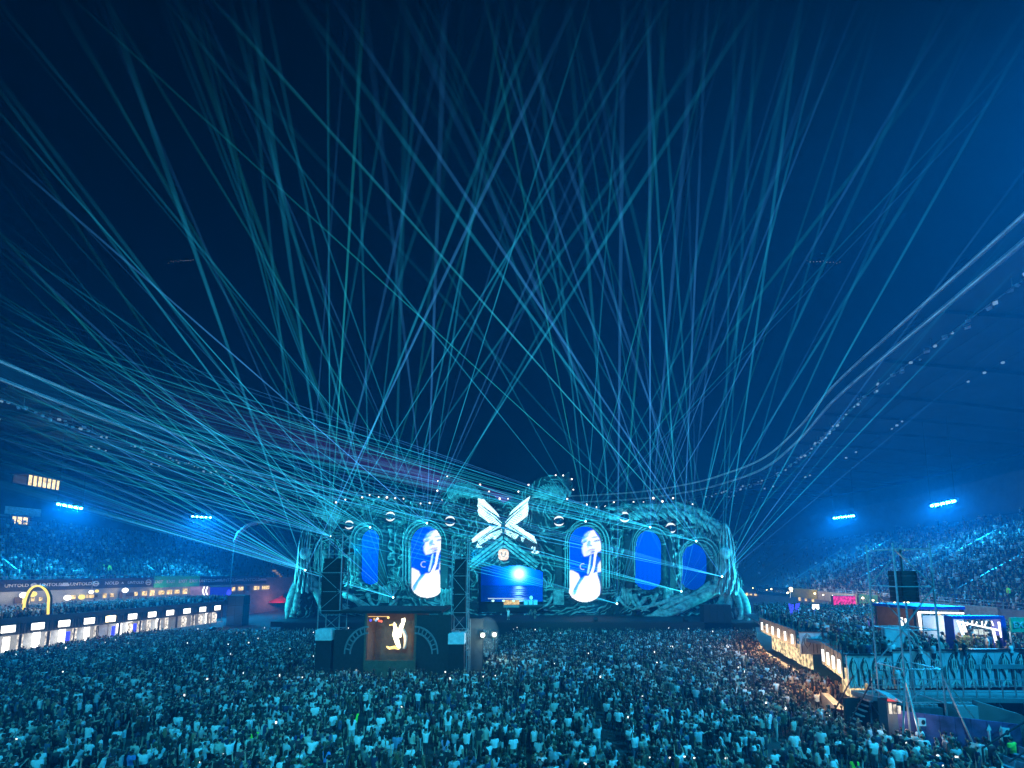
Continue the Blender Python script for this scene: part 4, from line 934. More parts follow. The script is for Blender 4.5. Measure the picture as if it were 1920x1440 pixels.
# golden blazing figure pair
gf = thing('golden_figure', 'blazing golden figure with raised head and outstretched arm in booth', 'figure', P(745, 1218, BY+.9))
o0 = gf.location
def gp(x, y, dy=0): p = P(580+x/5.333, 1000+y/5.333, BY+.9); return p-o0+Vector((0, dy, 0))
b = MB(); b.tube([gp(900, 1150), gp(880, 1090), gp(855, 1010), gp(862, 950), gp(852, 915), gp(850, 890)], [.16, .24, .26, .20, .14, .05], 10); b.build('kneeling_torso', E_['goldcore'], gf, True)
b = MB(); b.tube([gp(870, 915), gp(835, 912), gp(800, 918)], [.10, .09, .04], 8); b.build('arm', E_['gold'], gf, True)
b = MB(); b.tube([gp(900, 1145), gp(850, 1140), gp(800, 1148), gp(770, 1130)], [.18, .16, .13, .07], 8); b.build('leg', E_['gold'], gf, True)
b = MB(); b.tube([gp(905, 1040, .1), gp(905, 980, .1), gp(918, 930, .1), gp(935, 895, .1), gp(930, 860, .1), gp(955, 850, .1)], [.14, .22, .22, .18, .13, .05], 10); b.build('standing_torso', E_['goldcore'], gf, True)
b = MB(); b.tube([gp(935, 960, .15), gp(960, 1030, .15), gp(958, 1100, .15), gp(950, 1155, .15)], [.14, .22, .16, .2], 8); b.build('robe', M['white'], gf, True)
b = MB(); b.ell(gp(945, 872, .1), (.16, .15, .19), 10, 7); b.build('head', E_['goldcore'], gf, True)
lamp('POINT', 'golden_glow', (0, -.9, 1.2), 210, (1.0, .62, .22), parent=gf, soft=.5)

def delay_tower(u0, u1, vt, va0, va1, Y, label, lab2, lab3, bu0, bu1, bv0, bv1):
    a = P(u0, vt, Y); c = P(u1, vt, Y); t = thing('delay_tower', label, 'tower', ((a.x+c.x)/2, Y, 0)); w_ = (c.x-a.x)/2+.16; hz = a.z; d_ = .9
    for sx in (-1, 1):
        for sy in (-1, 1): b = MB(); b.bar((sx*w_, sy*d_, 0), (sx*w_, sy*d_, hz), .09); b.build('mast', M['steel'], t)
    n = 7
    for i in range(n):
        z0 = 1.0+(hz-1.2)*i/n; z1 = 1.0+(hz-1.2)*(i+1)/n; b = MB()
        b.bar((-w_, -d_, z1), (w_, -d_, z1), .05); b.bar((-w_, d_, z1), (w_, d_, z1), .05); b.bar((-w_, -d_, z1), (-w_, d_, z1), .05); b.bar((w_, -d_, z1), (w_, d_, z1), .05)
        s = 1 if i % 2 else -1; b.bar((-s*w_, -d_-.05, z0), (s*w_, -d_-.05, z1), .045); b.bar((s*w_, d_, z0), (-s*w_, d_, z1), .07); b.build('bracing', M['steel'], t)
    # hung speaker column inside
    zt = P(u0, va0, Y).z; zb = P(u0, va1, Y).z; k = thing('line_array', lab2, 'speaker', ((a.x+c.x)/2, Y-.2, 0), 'line arrays in the delay towers'); N = 12; hh = (zt-zb)/N
    for i in range(N): o = link('speaker_cabinet', cab_me, k); o.location = (0, .01*(i-6)**2-.25, zt-hh*(i+.5)); o.scale = ((c.x-a.x)/2/.5*.95, 1.2, hh/.9)
    r = MB(); r.bar((0, 0, zt), (0, 0, hz-.1), .08); r.build('rigging', M['blacksteel'], k)
    # white water ballast at the foot
    p = P(bu0, bv0, Y-1.6); q_ = P(bu1, bv1, Y-1.6); wb = MB(); wb.box(p.x, q_.x, Y-2.2, Y-1.2, q_.z, p.z); wb.box(p.x+.1, q_.x-.1, Y-2.1, Y-1.3, p.z, p.z+.08)
    tt = thing('ballast_tank', lab3, 'tank', (0, 0, 0)); wb.build('tank', M['white'], tt); st = MB(); st.box(p.x+.05, q_.x-.05, Y-2.1, Y-1.3, .03, q_.z); st.build('stand', M['dark'], tt)
delay_tower(614, 647, 1002, 1047, 1150, 42, 'scaffold delay tower left of the mixing booth', 'black speaker column inside the left delay tower', 'white ballast tank at the foot of the left delay tower', 597, 626, 1180, 1199)
delay_tower(854, 876, 1010, 1049, 1155, 42, 'scaffold delay tower right of the mixing booth', 'black speaker column inside the right delay tower', 'white ballast tank at the foot of the right delay tower', 842, 872, 1187, 1206)
sk = thing('side_screen_fence', 'pale grey fence panel beside the right delay tower', 'fence', (0, 0, 0)); b, a, c = panel('', '', '', 882, 906, 1160, 1225, 44, None, zb=.05); b.build('panel', M['greyblue'], sk); b = MB(); b.bar((a.x, 43.9, .05), (a.x, 43.9, a.z), .08); b.build('post', M['steel'], sk)
for k, (u, v) in enumerate(((905, 1191), (927, 1190))):
    p = P(u, v, 43); t = thing('follow_spot', ['bright white lamp in smoke just right of the delay tower', 'bright white lamp in smoke, the right one of the pair'][k], 'lamp', p); b = MB(); b.ell((0, 0, 0), .24, 10, 6); b.build('lens', emit('white lamp', (.9, 1.0, .85), 4), t, True)
    b = MB(); b.box(-.3, .3, .1, .7, -.3, .3); b.build('housing', M['blacksteel'], t); b = MB(); b.bar((0, .3, -.3), (0, .3, -p.z), .08); b.build('stand', M['blacksteel'], t)
    lamp('POINT', 'lamp_glow', (0, -.5, 0), 160, (.8, 1.0, .8), parent=t, soft=.2)

sm_ = MB(); sm_.ell(P(912, 1192, 44.5), (1.5, 1.2, 2.1), 20, 14); so_ = sm_.build('smoke_cloud', None, None, True); tag(so_, 'pale smoke puff behind the pair of white lamps', 'smoke', kind='stuff')
mm_ = bpy.data.materials.new('smoke puff'); mm_.use_nodes = True; mm_.node_tree.nodes.clear(); _o = mm_.node_tree.nodes.new('ShaderNodeOutputMaterial'); _v = mm_.node_tree.nodes.new('ShaderNodeVolumePrincipled'); _v.inputs['Density'].default_value = .16; _v.inputs['Color'].default_value = (.85, .9, .85, 1); mm_.node_tree.links.new(_v.outputs[0], _o.inputs['Volume']); so_.data.materials.append(mm_); mm_.cycles.homogeneous_volume = True
# runway reaching into the crowd and its lit edges
rw = thing('runway', 'cyan lit zigzag catwalk running out from the stage', 'catwalk', (0, 0, 0)); ZW = 1.9
def gz(u, v): return PZ(u, v, ZW)
poly1 = [gz(926, 1137.5), gz(945, 1137.5), gz(915, 1154), gz(884, 1160)]; poly2 = [gz(884, 1160), gz(911, 1153.5), gz(934, 1157.5), gz(900, 1160.5)]
M['runway'] = mat('pale catwalk deck', (.35, .62, .70), .5)
for k, pl in enumerate((poly1, poly2)): b = MB(); b.prism([p+Vector((0, 0, .004*k)) for p in pl], (0, 0, -.3)); b.build('deck', M['runway'], rw)
for pl in (poly1, poly2):
    for i in (1, 3): b = MB(); b.bar(pl[i]+Vector((0, 0, .02)), pl[(i+1) % 4]+Vector((0, 0, .02)), .12); b.build('light_edge', E_['runway'], rw)
for pl in (poly1, poly2):
    b = MB()
    for p in pl: b.bar(p-Vector((0, 0, .3)), Vector((p.x, p.y, 0)), .2)
    b.build('supports', M['blacksteel'], rw)
lamp('SPOT', 'runway_wash', (-4, 66, 12), 5200, (.03, .62, .95), (-4, 62, 1.9), 40, .8, .4, rw)
# platform on the stage with band risers and a gold lit backdrop
sg = thing('band_riser', 'low band riser with warm gold front at stage centre', 'riser', P(957, 1138, 71))
o0 = sg.location; x0 = P(944, 1138, 71).x-o0.x; x1 = P(974, 1138, 71).x-o0.x
b = MB(); b.box(x0, x1, 0, 2, -.1, .25); b.build('deck', M['deck'], sg); b = MB(); b.box(x0, x1, 1.9, 2.0, .25, 1.1); b.build('gold_front', emit('gold front light', (1, .72, .3), .8, .5, 2), sg)
b = MB(); b.box(P(915, 1125, 73).x-o0.x, P(982, 1125, 73).x-o0.x, 2.0, 2.15, 1.25, 1.42); b.build('light_beam_bar', emit('bar light', (.5, .85, 1.0), .9), sg)
for u in (924, 944, 963): b = MB(); b.ell(Vector((P(u, 1128, 72).x-o0.x, 1.8, .95)), (.28, .12, .2), 8, 5); b.build('front_lamp', emit('front lamp', (.5, 1.0, .8), 1.6), sg, True)
sg2 = thing('keyboard_stand', 'cyan lit instrument tables right of the band riser', 'table', P(995, 1134, 71)); 
for k in range(3): b = MB(); b.box(-1.2+k*.85, -.5+k*.85, 0, .6, 0, .75); b.box(-1.25+k*.85, -.45+k*.85, -.05, .65, .76, .84); b.build('table', M['runway'], sg2)
b = MB(); b.box(-2.1, 2.2, -.3, 1.0, -.25, -.02); b.build('plinth', M['blacksteel'], sg2)
b = MB(); b.ell((.1, .2, 1.25), (.3, .2, .35), 8, 5); b.build('lamp', emit('cyan lamp', (.1, .9, 1.0), 2), sg2, True)

# white boom with curved end left of the stage
bo = thing('camera_crane', 'pale curved crane boom rising left of the stage', 'crane', PZ(445, 1150, 0)); o0 = bo.location; Yc_ = 95.
b = MB(); pts = [P(u, v, Yc_)-o0 for u, v in ((440, 1016), (448, 999), (464, 985), (484, 979), (500, 976.5), (514, 973))]; b.tube(pts, [.35, .45, .5, .5, .55, .55], 8); b.build('boom', M['boom'], bo, True)
b = MB(); b.bar(P(513, 973, Yc_)-o0, P(513, 981, Yc_)-o0, .8, .6); b.build('boom_head', M['boom'], bo)
b = MB(); p = P(440, 1016, Yc_)-o0; b.tube([p, Vector((p.x-.6, p.y, 1)), Vector((p.x-.6, p.y, 0))], [.1, .1, .4], 8); b.build('mast', M['dark'], bo, True)
rt = thing('tent', 'small red tent roof beyond the crowd left of the stage', 'tent', PZ(520, 1147, .1)); b = MB(); b.add([(-3.5, 0, 0), (3.5, 0, 0), (3.5, 4, 0), (-3.5, 4, 0), (0, 2, 1.9)], [(0, 1, 4), (1, 2, 4), (2, 3, 4), (3, 0, 4)]); o = b.build('canopy', M['red'], rt); o.location = (0, 0, 2.3)
for x in (-3.3, 3.3):
    for y in (.2, 3.8): b = MB(); b.bar((x, y, 0), (x, y, 2.3), .1); b.build('pole', M['steel'], rt)
lamp('POINT', 'tent_lamp', (0, -1.5, 3.2), 300, (1, .3, .25), parent=rt)
bs = thing('subwoofer_stack', 'big black speaker block at the end of the left bar row', 'speaker', (0, 0, 0)); a = P(427, 1116, 80); c = P(455, 1150, 80)
for i in range(2):
    for j in range(3): b = MB(); w_ = (c.x-a.x)/2; h_ = (a.z-.1)/3; b.box(a.x+i*w_+.03, a.x+(i+1)*w_-.03, 80, 82, .1+j*h_, .1+(j+1)*h_-.05); b.build('speaker_cabinet', M['speaker'], bs)
bs = thing('subwoofer_stack', 'black speaker block in front of the right roots of the stage', 'speaker', (0, 0, 0)); a = P(1319, 1134, 66); c = P(1372, 1163, 66)
for i in range(4): b = MB(); w_ = (c.x-a.x)/4; b.box(a.x+i*w_+.03, a.x+(i+1)*w_-.03, 66, 67.5, .1, a.z); b.build('speaker_cabinet', M['speaker'], bs)

# ================================================================ left: row of bar stalls
def bar_x(Y): return -62+.15*(Y-48)
SG = [30, 84, 132, 178, 217, 257, 293, 326, 357, 386, 413]
def bar_y(u):
    k = (u-960)/F; return (-62-.15*48)/(k*1.0-.15)
BYs = [bar_y(u) for u in SG]; dirv = Vector((.15, 1, 0)).normalized(); inw = Vector((dirv.y, -dirv.x, 0))   # inw points to the field
ordn = ['first', 'second', 'third', 'fourth', 'fifth', 'sixth', 'seventh', 'eighth', 'ninth', 'tenth', 'eleventh']
pan = None
for k, Yk in enumerate(BYs):
    L = 2.96; c = Vector((bar_x(Yk), Yk, 0)); up = Vector((0, 0, 1))
    t = thing('bar_stall', f'lit white bar stall, {ordn[k]} from the left in the row', 'bar stall', c, 'bar stalls along the left of the field')
    b = MB(); b.obox(-inw*.15+up*3.85, dirv*L/2*.985, inw*.1, up*.85)
    b.build('fascia', M['greyblue'], t)
    for j in range(4):
        r = MB(); q_ = dirv*(-L/2+L*(j+.5)/4)+up*3.85+inw*.02; r.tube([q_+up*(-.75), q_+up*.4, q_+up*.6], [.07, .07, .02], 6); r.bar(q_+dirv*.3-up*.75, q_+dirv*.3+up*.5, .05); r.build('fascia_rib', M['greyblue'], t)
    s = MB(); s.obox(up*3.82+inw*.25, dirv*.62, inw*.07, up*.43); s.obox(up*3.82+inw*.20, dirv*.70, inw*.04, up*.50); 
    s = MB(); s.obox(up*3.82+inw*.27, dirv*.60, inw*.05, up*.42); s.build('light_box', E_['white'] if k != 4 else E_['warmspot'], t)
    s = MB(); s.obox(up*3.82+inw*.16, dirv*.68, inw*.05, up*.49); s.build('light_box_frame', M['blacksteel'], t)
    b = MB(); b.obox(-inw*2.2+up*1.5, dirv*L/2*.98, inw*.08, up*1.45); b.build('back_wall', M['panelw'], t)
    for j in range(4):
        if random.random() < .74:
            f = MB(); wd = random.uniform(.24, .36); f.obox(dirv*(-L/2+L*(j+.5)/4)-inw*(1.6 if j % 2 else .5)+up*1.75, dirv*wd, inw*.05, up*random.uniform(.95, 1.25)); f.build('lit_fridge', E_['fridge'] if random.random() < .62 else E_['white'], t)
    if k in (2, 4, 5): f = MB(); f.obox(dirv*.9-inw*.3+up*1.6, dirv*.2, inw*.06, up*1.0); f.build('blue_sign', E_['blue'], t)
    b = MB(); b.obox(inw*.1+up*.55, dirv*L/2*.97, inw*.3, up*.52); b.build('counter', M['white'], t)
    for s_ in (-1, 1): b = MB(); b.obox(dirv*s_*(L/2-.06)+up*1.5-inw*.05, dirv*.05, inw*.05, up*1.48); b.build('post', M['blacksteel'], t)
    b = MB(); b.obox(-inw*1.2+up*3.06, dirv*L/2*.98, inw*1.1, up*.05); b.build('ceiling', M['panelw'], t)
    lamp('POINT', 'stall_lamp', inw*.7+up*2.9, 34, (1.0, .82, .55), parent=t, soft=.4)
# terrace deck behind the stalls
tl = MB(); tl.prism([(bar_x(-12)-.3, -12, 4.35), (bar_x(84)-.3, 84, 4.35), (-71.6, 84, 4.35), (-74, 50, 4.35), (-73.9, 20, 4.35), (-73.5, -12, 4.35)], (0, 0, -.25)); tag(tl.build('terrace_deck', M['deck']), kind='structure')
th_ = MB(); th_.bar((bar_x(-12), -12, 4.75), (bar_x(82), 82, 4.75), .1, .7); tag(th_.build('terrace_parapet', M['greyblue']), 'dark parapet on top of the row of bar stalls', 'parapet')
# warm concourse under the left banner: each lit bay its own piece
c_, n_, z0_ = STANDS[-1]
cc = thing('concourse_bar', 'warm lit bars under the left stand behind the terrace crowd', 'bar', (0, 0, 0)); lampk = 0
for u0 in range(-20, 500, 15):
    if random.random() < .12: continue
    s0 = curve_at_u(c_, 6.8, u0); s1 = curve_at_u(c_, 6.8, u0+random.choice((7, 10, 13))); p0 = cpos(c_, s0); p1 = cpos(c_, s1)
    b = MB(); h_ = random.uniform(.5, 1.25); off = n_[int(s0)]*.28; b.bar((p0[0]-off[0], p0[1]-off[1], 6.6), (p1[0]-off[0], p1[1]-off[1], 6.6), .05, h_)
    b.build('lit_bay', E_['warm'] if random.random() < .75 else M['wood'], cc)
for u in (10, 75, 140, 215, 290, 350):
    s0 = curve_at_u(c_, 6.8, u); p0 = cpos(c_, s0); lamp('POINT', 'bay_lamp', (p0[0]+2.2, p0[1], 7.4), 170, (1.0, .70, .38), parent=cc, soft=.4)
M['goldp'] = mat('golden figure panel', (.6, .42, .1), .4, .3)
for u in (26, 44, 110, 140, 156, 167, 222): 
    s0 = curve_at_u(c_, 6.8, u); p0 = cpos(c_, s0); b = MB(); b.ell((p0[0]+1.3, p0[1], random.uniform(6.6, 7.6)), random.uniform(.25, .5), 8, 6); b.build('globe_lamp', E_['white'] if random.random() < .6 else E_['yellow'], cc, True)
pv = thing('blue_pavilion', 'deep blue lit pavilion wall at the end of the left terrace', 'pavilion', (0, 0, 0)); b, a, c = panel('', '', '', 394, 433, 1101, 1119, 86, None, zb=4.4); b.build('lit_wall', E_['bluefill'], pv); b = MB(); b.box(a.x-.2, c.x+.2, 85.9, 87, a.z, a.z+.2); b.build('roof', M['greyblue'], pv)
b = MB(); b.ell((P(429, 1113, 85.5)), (.5, .2, .9), 8, 6); b.build('blue_lamp', E_['blue'], pv, True)
pv = thing('lilac_pavilion', 'lilac lit wall with white curved neon beside the blue pavilion', 'pavilion', (0, 0, 0)); b, a, c = panel('', '', '', 357, 393, 1100, 1118, 86.5, None, zb=4.4); b.build('lit_wall', emit('lilac light', (.55, .38, .62), .5, .4, .6), pv)
for u in (382, 388): b = MB(); b.tube([P(u+1, 1100, 86.2), P(u-2, 1108, 86.2), P(u+1, 1117, 86.2)], .12, 6); b.build('neon', E_['led'], pv)
cR, nR, zR_ = STANDS[1]
c2_ = thing('concourse_bar', 'warm lit bars and bulbs under the right stand behind terraces', 'bar', (0, 0, 0))
for u0 in (1400, 1408, 1416, 1500, 1512, 1526, 1620, 1636, 1650, 1668, 1680, 1690):
    s0 = curve_at_u(cR, 5.0, u0); p0 = cpos(cR, s0); p1 = cpos(cR, s0-.35); of = nR[int(s0)]*.3; b = MB(); b.bar((p0[0]-of[0], p0[1]-of[1], 4.95), (p1[0]-of[0], p1[1]-of[1], 4.95), .05, random.uniform(.3, .8)); b.build('lit_bay', E_['warm'], c2_)
for k, u0 in enumerate(range(1440, 1715, 17)):
    s0 = curve_at_u(cR, 5.2, u0+rl.uniform(-5, 5)); p0 = cpos(cR, s0); b = MB(); b.ell((p0[0]-1.6-rl.uniform(0, 5), p0[1]-rl.uniform(0, 3), rl.uniform(6.3, 6.9)), rl.uniform(.09, .16), 8, 5); b.build('hanging_bulb', E_['warmspot'], c2_, True)
for u0 in (1525, 1590, 1655): s0 = curve_at_u(cR, 5.2, u0); p0 = cpos(cR, s0); lamp('POINT', 'bay_lamp', (p0[0]-3.5, p0[1]-1, 7.2), 170, (1.0, .68, .36), parent=c2_, soft=.4)
# yellow neon arch
ya = thing('neon_arch', 'tall yellow glowing arch standing on the left terrace', 'arch', P(68, 1140, 53)); o0 = ya.location
pts = [P(u, v, 53)-o0 for u, v in ((44.5, 1152), (44.8, 1139), (47, 1126), (52, 1112), (60, 1102), (70, 1098.5), (79, 1101), (87, 1109), (91, 1121), (90.5, 1133), (90, 1152))]
sp = crom([tuple(p) for p in pts], 40); b = MB(); b.tube([tuple(p) for p in sp], .125, 8); b.build('neon_tube', E_['yellow'], ya, True)
b = MB(); b.tube([tuple(p+np.array([0, .28, 0])) for p in sp], .14, 6); b.build('frame', M['blacksteel'], ya, True)
lamp('POINT', 'arch_glow', (0, -.6, 1.5), 160, (1, .75, .2), parent=ya)
# green glowing balloon held over the left stand
gb = thing('glowing_balloon', 'green glowing balloon umbrella in the left stand crowd', 'balloon', P(198, 1066, 75)); b = MB(); b.ell((0, 0, 0), (1.0, .9, .75), 14, 8); b.build('canopy', E_['green'], gb, True); b = MB(); b.bar((0, 0, 0), (0, 0, -1.6), .05); b.build('handle', M['steel'], gb); lamp('POINT', 'balloon_glow', (0, -.2, -1.2), 120, (.1, 1, .3), parent=gb)
# warm stair lights under the left stand and bare warm flood lamps
def star_lamp(u, v, Y, lab, pw=260, k=1.0):
    t = thing('site_lamp', lab, 'lamp', P(u, v, Y)); b = MB(); b.ell((0, 0, 0), .28*k, 10, 6); b.build('lens', E_['warmspot'], t, True); b = MB(); b.box(-.3, .3, .12, .5, -.25, .25); b.build('housing', M['blacksteel'], t); b = MB(); b.bar((0, .3, -.25), (0, .3, -1.6), .07); b.build('pole', M['steel'], t)
    lamp('POINT', 'site_glow', (0, -.5, 0), pw, (1, .72, .35), parent=t)
star_lamp(327, 1087, 88, 'bright warm lamp over the green exit banner', 260, 1.2); star_lamp(1483, 1104, 74, 'bright warm lamp left of the yellow banner strip', 900); star_lamp(1700, 1131, 41, 'bright warm lamp behind the scaffold tower', 800, .8)
for k, (u, v) in enumerate(((305, 1070), (373, 1070), (520, 1074))):
    t = thing('lit_stair', ['warm lit stair gap left of the exit banner lamp', 'warm lit stair gap right of the exit banner lamp', 'warm lit stair gap nearest the left end of stage'][k], 'stair', (0, 0, 0)); Y = 96 if k < 2 else 112
    for j in range(5): b = MB(); p = P(u-6+j*3.5, v-4+j*3.6, Y); b.box(p.x-.3, p.x+.35, Y-.3, Y+.5, p.z-.25, p.z+.2); b.build('step', M.setdefault('warmstep', emit('lit step', (.85, .55, .25), .38, .3)), t)

# ================================================================ right: terraces, printed walls, booths
ZT = 4.4
dk = MB(); dk.prism([(23.2, 28.1, ZT), (48, 28.1, ZT), (53.2, 48, ZT), (57, 62, ZT), (36, 62, ZT), (30.6, 49, ZT), (27.7, 39, ZT), (28.4, 38.9, ZT), (28.4, 33.2, ZT), (25.4, 33, ZT)], (0, 0, -.3)); tag(dk.build('terrace_deck', M['deck']), kind='structure')
def arch_panel(name_parent, a, b, zb, zt):
    """white printed panel between a and b with one gothic arch of raised lines"""
    a = Vector((a[0], a[1], 0)); b = Vector((b[0], b[1], 0)); x = b-a; L = x.length; x.normalize(); nn = Vector((x.y, -x.x, 0)); up = Vector((0, 0, 1))
    if nn.y > 0: nn = -nn
    p = MB(); p.obox(a+x*L/2+up*(zb+zt)/2, x*(L/2-.01), nn*.05, up*(zt-zb)/2); po = p.build('printed_panel', M['panelw'], name_parent)
    Hh = zt-zb; ln = MB()
    def q(s, t, o=.07): return a+x*L*s+up*(zb+Hh*t)+nn*o
    for pts in ([(.12, .05), (.12, .45), (.22, .72), (.38, .86), (.5, .93), (.62, .86), (.78, .72), (.88, .45), (.88, .05)], [(.5, .25), (.30, .48), (.26, .64), (.38, .78), (.5, .84), (.62, .78), (.74, .64), (.70, .48), (.5, .25)]):
        for i in range(len(pts)-1): ln.bar(q(*pts[i]), q(*pts[i+1]), .04, .035)
    ln.build('dark_arch_lines', M['panelline'], po)
    r = MB()
    for pts in ([(.5, .0), (.5, .9)], [(.5, .22), (.16, .02)], [(.5, .22), (.84, .02)], [(.5, .34), (.36, .55), (.38, .72), (.5, .80)], [(.5, .34), (.64, .55), (.62, .72), (.5, .80)], [(0.0, 0.0), (0.0, .6)]):
        for i in range(len(pts)-1): r.bar(q(*pts[i], .11), q(*pts[i+1], .11), .06, .06)
    r.build('pale_ribs', M['ribs'], po)
def printed_wall(label, a, b, zb, zt, n):
    t = thing('printed_wall', label, 'wall', (0, 0, 0), 'printed gothic walls on the right terraces'); a = Vector((*a, 0)); b = Vector((*b, 0))
    for i in range(n): p = a.lerp(b, i/n); q_ = a.lerp(b, (i+1)/n); arch_panel(t, p, q_, zb, zt)
    c = MB(); c.bar(Vector((a.x, a.y-.02, zt+.05)), Vector((b.x, b.y-.02, zt+.05)), .22, .1); c.build('cap_rail', M['blacksteel'], t)
printed_wall('long printed wall of gothic arches behind the railed walkway', (26.3, 28.0), (38.5, 28.4), 2.85, 5.35, 10)
printed_wall('lower printed wall left of the long wall, four arches', (23.1, 28.0), (26.2, 28.0), 2.85, 5.05, 4)
printed_wall('small printed wall on the upper terrace, two arches', (27.8, 39.0), (30.6, 38.9), 2.9, 5.0, 2)
printed_wall('printed wall behind the lower terrace crowd, four arches', (30.7, 38.9), (36.0, 38.8), 3.6, 5.4, 4)
def side_wall(label, a, b, zt, nl, lbl2):
    t = thing('lit_side_wall', label, 'wall', (0, 0, 0)); a = Vector((*a, 0)); b = Vector((*b, 0)); d = (b-a); L = d.length; d.normalize(); nn = Vector((-d.y, d.x, 0)); up = Vector((0, 0, 1))
    if nn.x > 0: nn = -nn
    N = 12
    for i in range(N): p = MB(); p.obox(a+d*L*(i+.5)/N+up*(zt-.75)+nn*.02*(i % 2), d*(L/N/2-.015), nn*.06, up*.85); p.build('slat', M['greyblue'], t)
    for i in range(nl):
        p = MB(); p.obox(a+d*L*(i+.5)/nl+up*2.3-nn*1.2, d*(L/nl/2-.10), nn*.06, up*(1.0-.10*(i % 2))); p.build('lit_back', emit('warm backlight', (1.0, .74, .38), 1.0, .85, 2.2), t)
    for i in range(nl):
        q_ = a+d*L*(i+.6)/nl+up*(zt-.85)+nn*.12; l_ = MB(); l_.obox(q_, d*.16, nn*.04, up*.45); l_.build('light_panel', E_['white'], t)
        lamp('POINT', 'wall_lamp', q_+nn*.6-up*.7, 210, (1.0, .56, .24), parent=t, soft=.3)
    c = MB(); c.obox(a+d*L/2+up*.55, d*L/2, nn*.25, up*.5); c.build('counter', M['white'], t)
side_wall('far slatted wall with white light panels beside the field crowd', (31.2, 50.5), (27.75, 39.3), 5.0, 6, '')
side_wall('near slatted wall with white light panels beside the field crowd', (25.3, 33.0), (23.05, 28.2), 5.0, 4, '')
# walkway, railing, stairs
wk = thing('walkway', 'raised grey walkway with steel railing in front of long wall', 'walkway', (0, 0, 0)); ZK = 2.8
b = MB(); b.prism([(23.2, 26.3, ZK), (34.6, 25.8, ZK), (36.4, 27.7, ZK), (23.0, 27.7, ZK)], (0, 0, -.28)); b.build('deck', M['deck'], wk)
A = Vector((23.3, 26.35, ZK)); B = Vector((34.5, 25.9, ZK)); N = 14
for i in range(N+1): p = A.lerp(B, i/N); b = MB(); b.bar(p, p+Vector((0, 0, 1.1)), .05); b.build('rail_post', M['steel'], wk)
for h_ in (.35, .72, 1.1): b = MB(); b.bar(A+Vector((0, 0, h_)), B+Vector((0, 0, h_)), .045); b.build('rail', M['steel'], wk)
for i in range(0, N+1, 2): p = A.lerp(B, i/N); b = MB(); b.bar(p+Vector((0, .3, -.3)), Vector((p.x, p.y+.3, 0)), .08); b.bar(p+Vector((0, .3, -.4)), Vector((p.x+1.4, p.y+.3, .2)), .06); b.build('prop', M['steel'], wk)
b = MB(); b.box(22, 36, 27.0, 27.2, .02, ZK-.3); b.build('dark_skirt', M['dark'], wk)
sw = thing('staircase', 'steel stairs with handrails at the right end of the walkway', 'stairs', (0, 0, 0))
for i in range(12):
    p = Vector((34.7+.16*i, 25.7-.02*i, ZK+.26*i)); b = MB(); b.box(p.x, p.x+.35, p.y, p.y+2.0, p.z-.06, p.z); b.build('step', M['concrete'], sw)
for y in (25.6, 26.6, 27.6): b = MB(); b.bar((34.6, y, ZK+1.0), (37.2, y-.2, ZK+4.4), .07); b.bar((34.6, y, ZK+.5), (37.2, y-.2, ZK+3.9), .06); b.bar((34.6, y, ZK), (34.6, y, ZK+1.05), .06); b.build('handrail', M['steel'], sw)
ss = thing('staircase', 'short stairs down to the field at the left end of the walkway', 'stairs', (0, 0, 0))
for i in range(9): b = MB(); z = ZK-.3*(i+1); b.box(23.2-.2*(i+1), 23.22-.2*i, 26.3, 27.6, z-.06, z); b.build('step', M['concrete'], ss)
for y in (26.25, 27.62): b = MB(); b.bar((23.2, y, ZK+1.0), (21.4, y, 1.0), .06); b.build('handrail', M['blacksteel'], ss)
# scaffold delay tower with black speaker panel
sx0 = P(1655, 1100, 25.1).x; sx1 = P(1722, 1100, 25.1).x; ztop = P(1690, 1020, 25.1).z
t = thing('scaffold_tower', 'tall steel scaffold tower with black panel before the right stand', 'tower', ((sx0+sx1)/2, 25.1, 0)); w_ = (sx1-sx0)/2
for sx in (-1, 1):
    for sy in (-1, 1): b = MB(); b.bar((sx*w_, sy*.9, 0), (sx*w_, sy*.9, ztop+.0), .07); b.build('mast', M['steel'], t)
lev = [3.1, 5.0, 7.3, 9.9, 12.2]
for i, z in enumerate(lev):
    b = MB()
    for sy in (-1, 1): b.bar((-w_, sy*.9, z), (w_, sy*.9, z), .06)
    for sx in (-1, 1): b.bar((sx*w_, -.9, z), (sx*w_, .9, z), .06)
    if i: s = 1 if i % 2 else -1; b.bar((-s*w_, -.95, lev[i-1]), (s*w_, -.95, z), .06); b.bar((s*w_, .95, lev[i-1]), (-s*w_, .95, z), .05)
    b.build('lift', M['steel'], t)
for sx, ex in ((-1, -3.0), (1, 3.0), (-1, -1.6), (1, 1.5)): b = MB(); b.bar((sx*w_, -.9, 4.6), (ex, -2.2, .05), .07); b.build('outrigger', M['steel'], t)
kk = thing('line_array', 'black speaker column hanging in the right scaffold tower', 'speaker', (P(1694, 1100, 25).x, 25.0, 0), 'line arrays in the delay towers')
for i in range(6): o = link('speaker_cabinet', cab_me, kk); o.location = (0, 0, 10.7-.32*i); o.scale = (1.05, 1, .35)
r = MB(); r.bar((0, 0, 10.7), (0, 0, 12.2), .07); r.build('rigging', M['blacksteel'], kk)
bp = thing('plywood_screen', 'plain pale blue board behind the scaffold tower foot', 'board', (0, 0, 0)); b, a, c = panel('', '', '', 1659, 1708, 1176, 1214, 29, None); b.build('board', M['panelw'], bp); b = MB(); b.bar((a.x, 29.2, ZT), (a.x, 29.2, a.z), .1); b.bar((c.x, 29.2, ZT), (c.x, 29.2, a.z), .1); b.build('posts', M['steel'], bp, kind='stuff')
ra = thing('ring_seat', 'round arched white frame on the terrace beside the pale board', 'arch', P(1710, 1214, 29.2)); o0 = ra.location
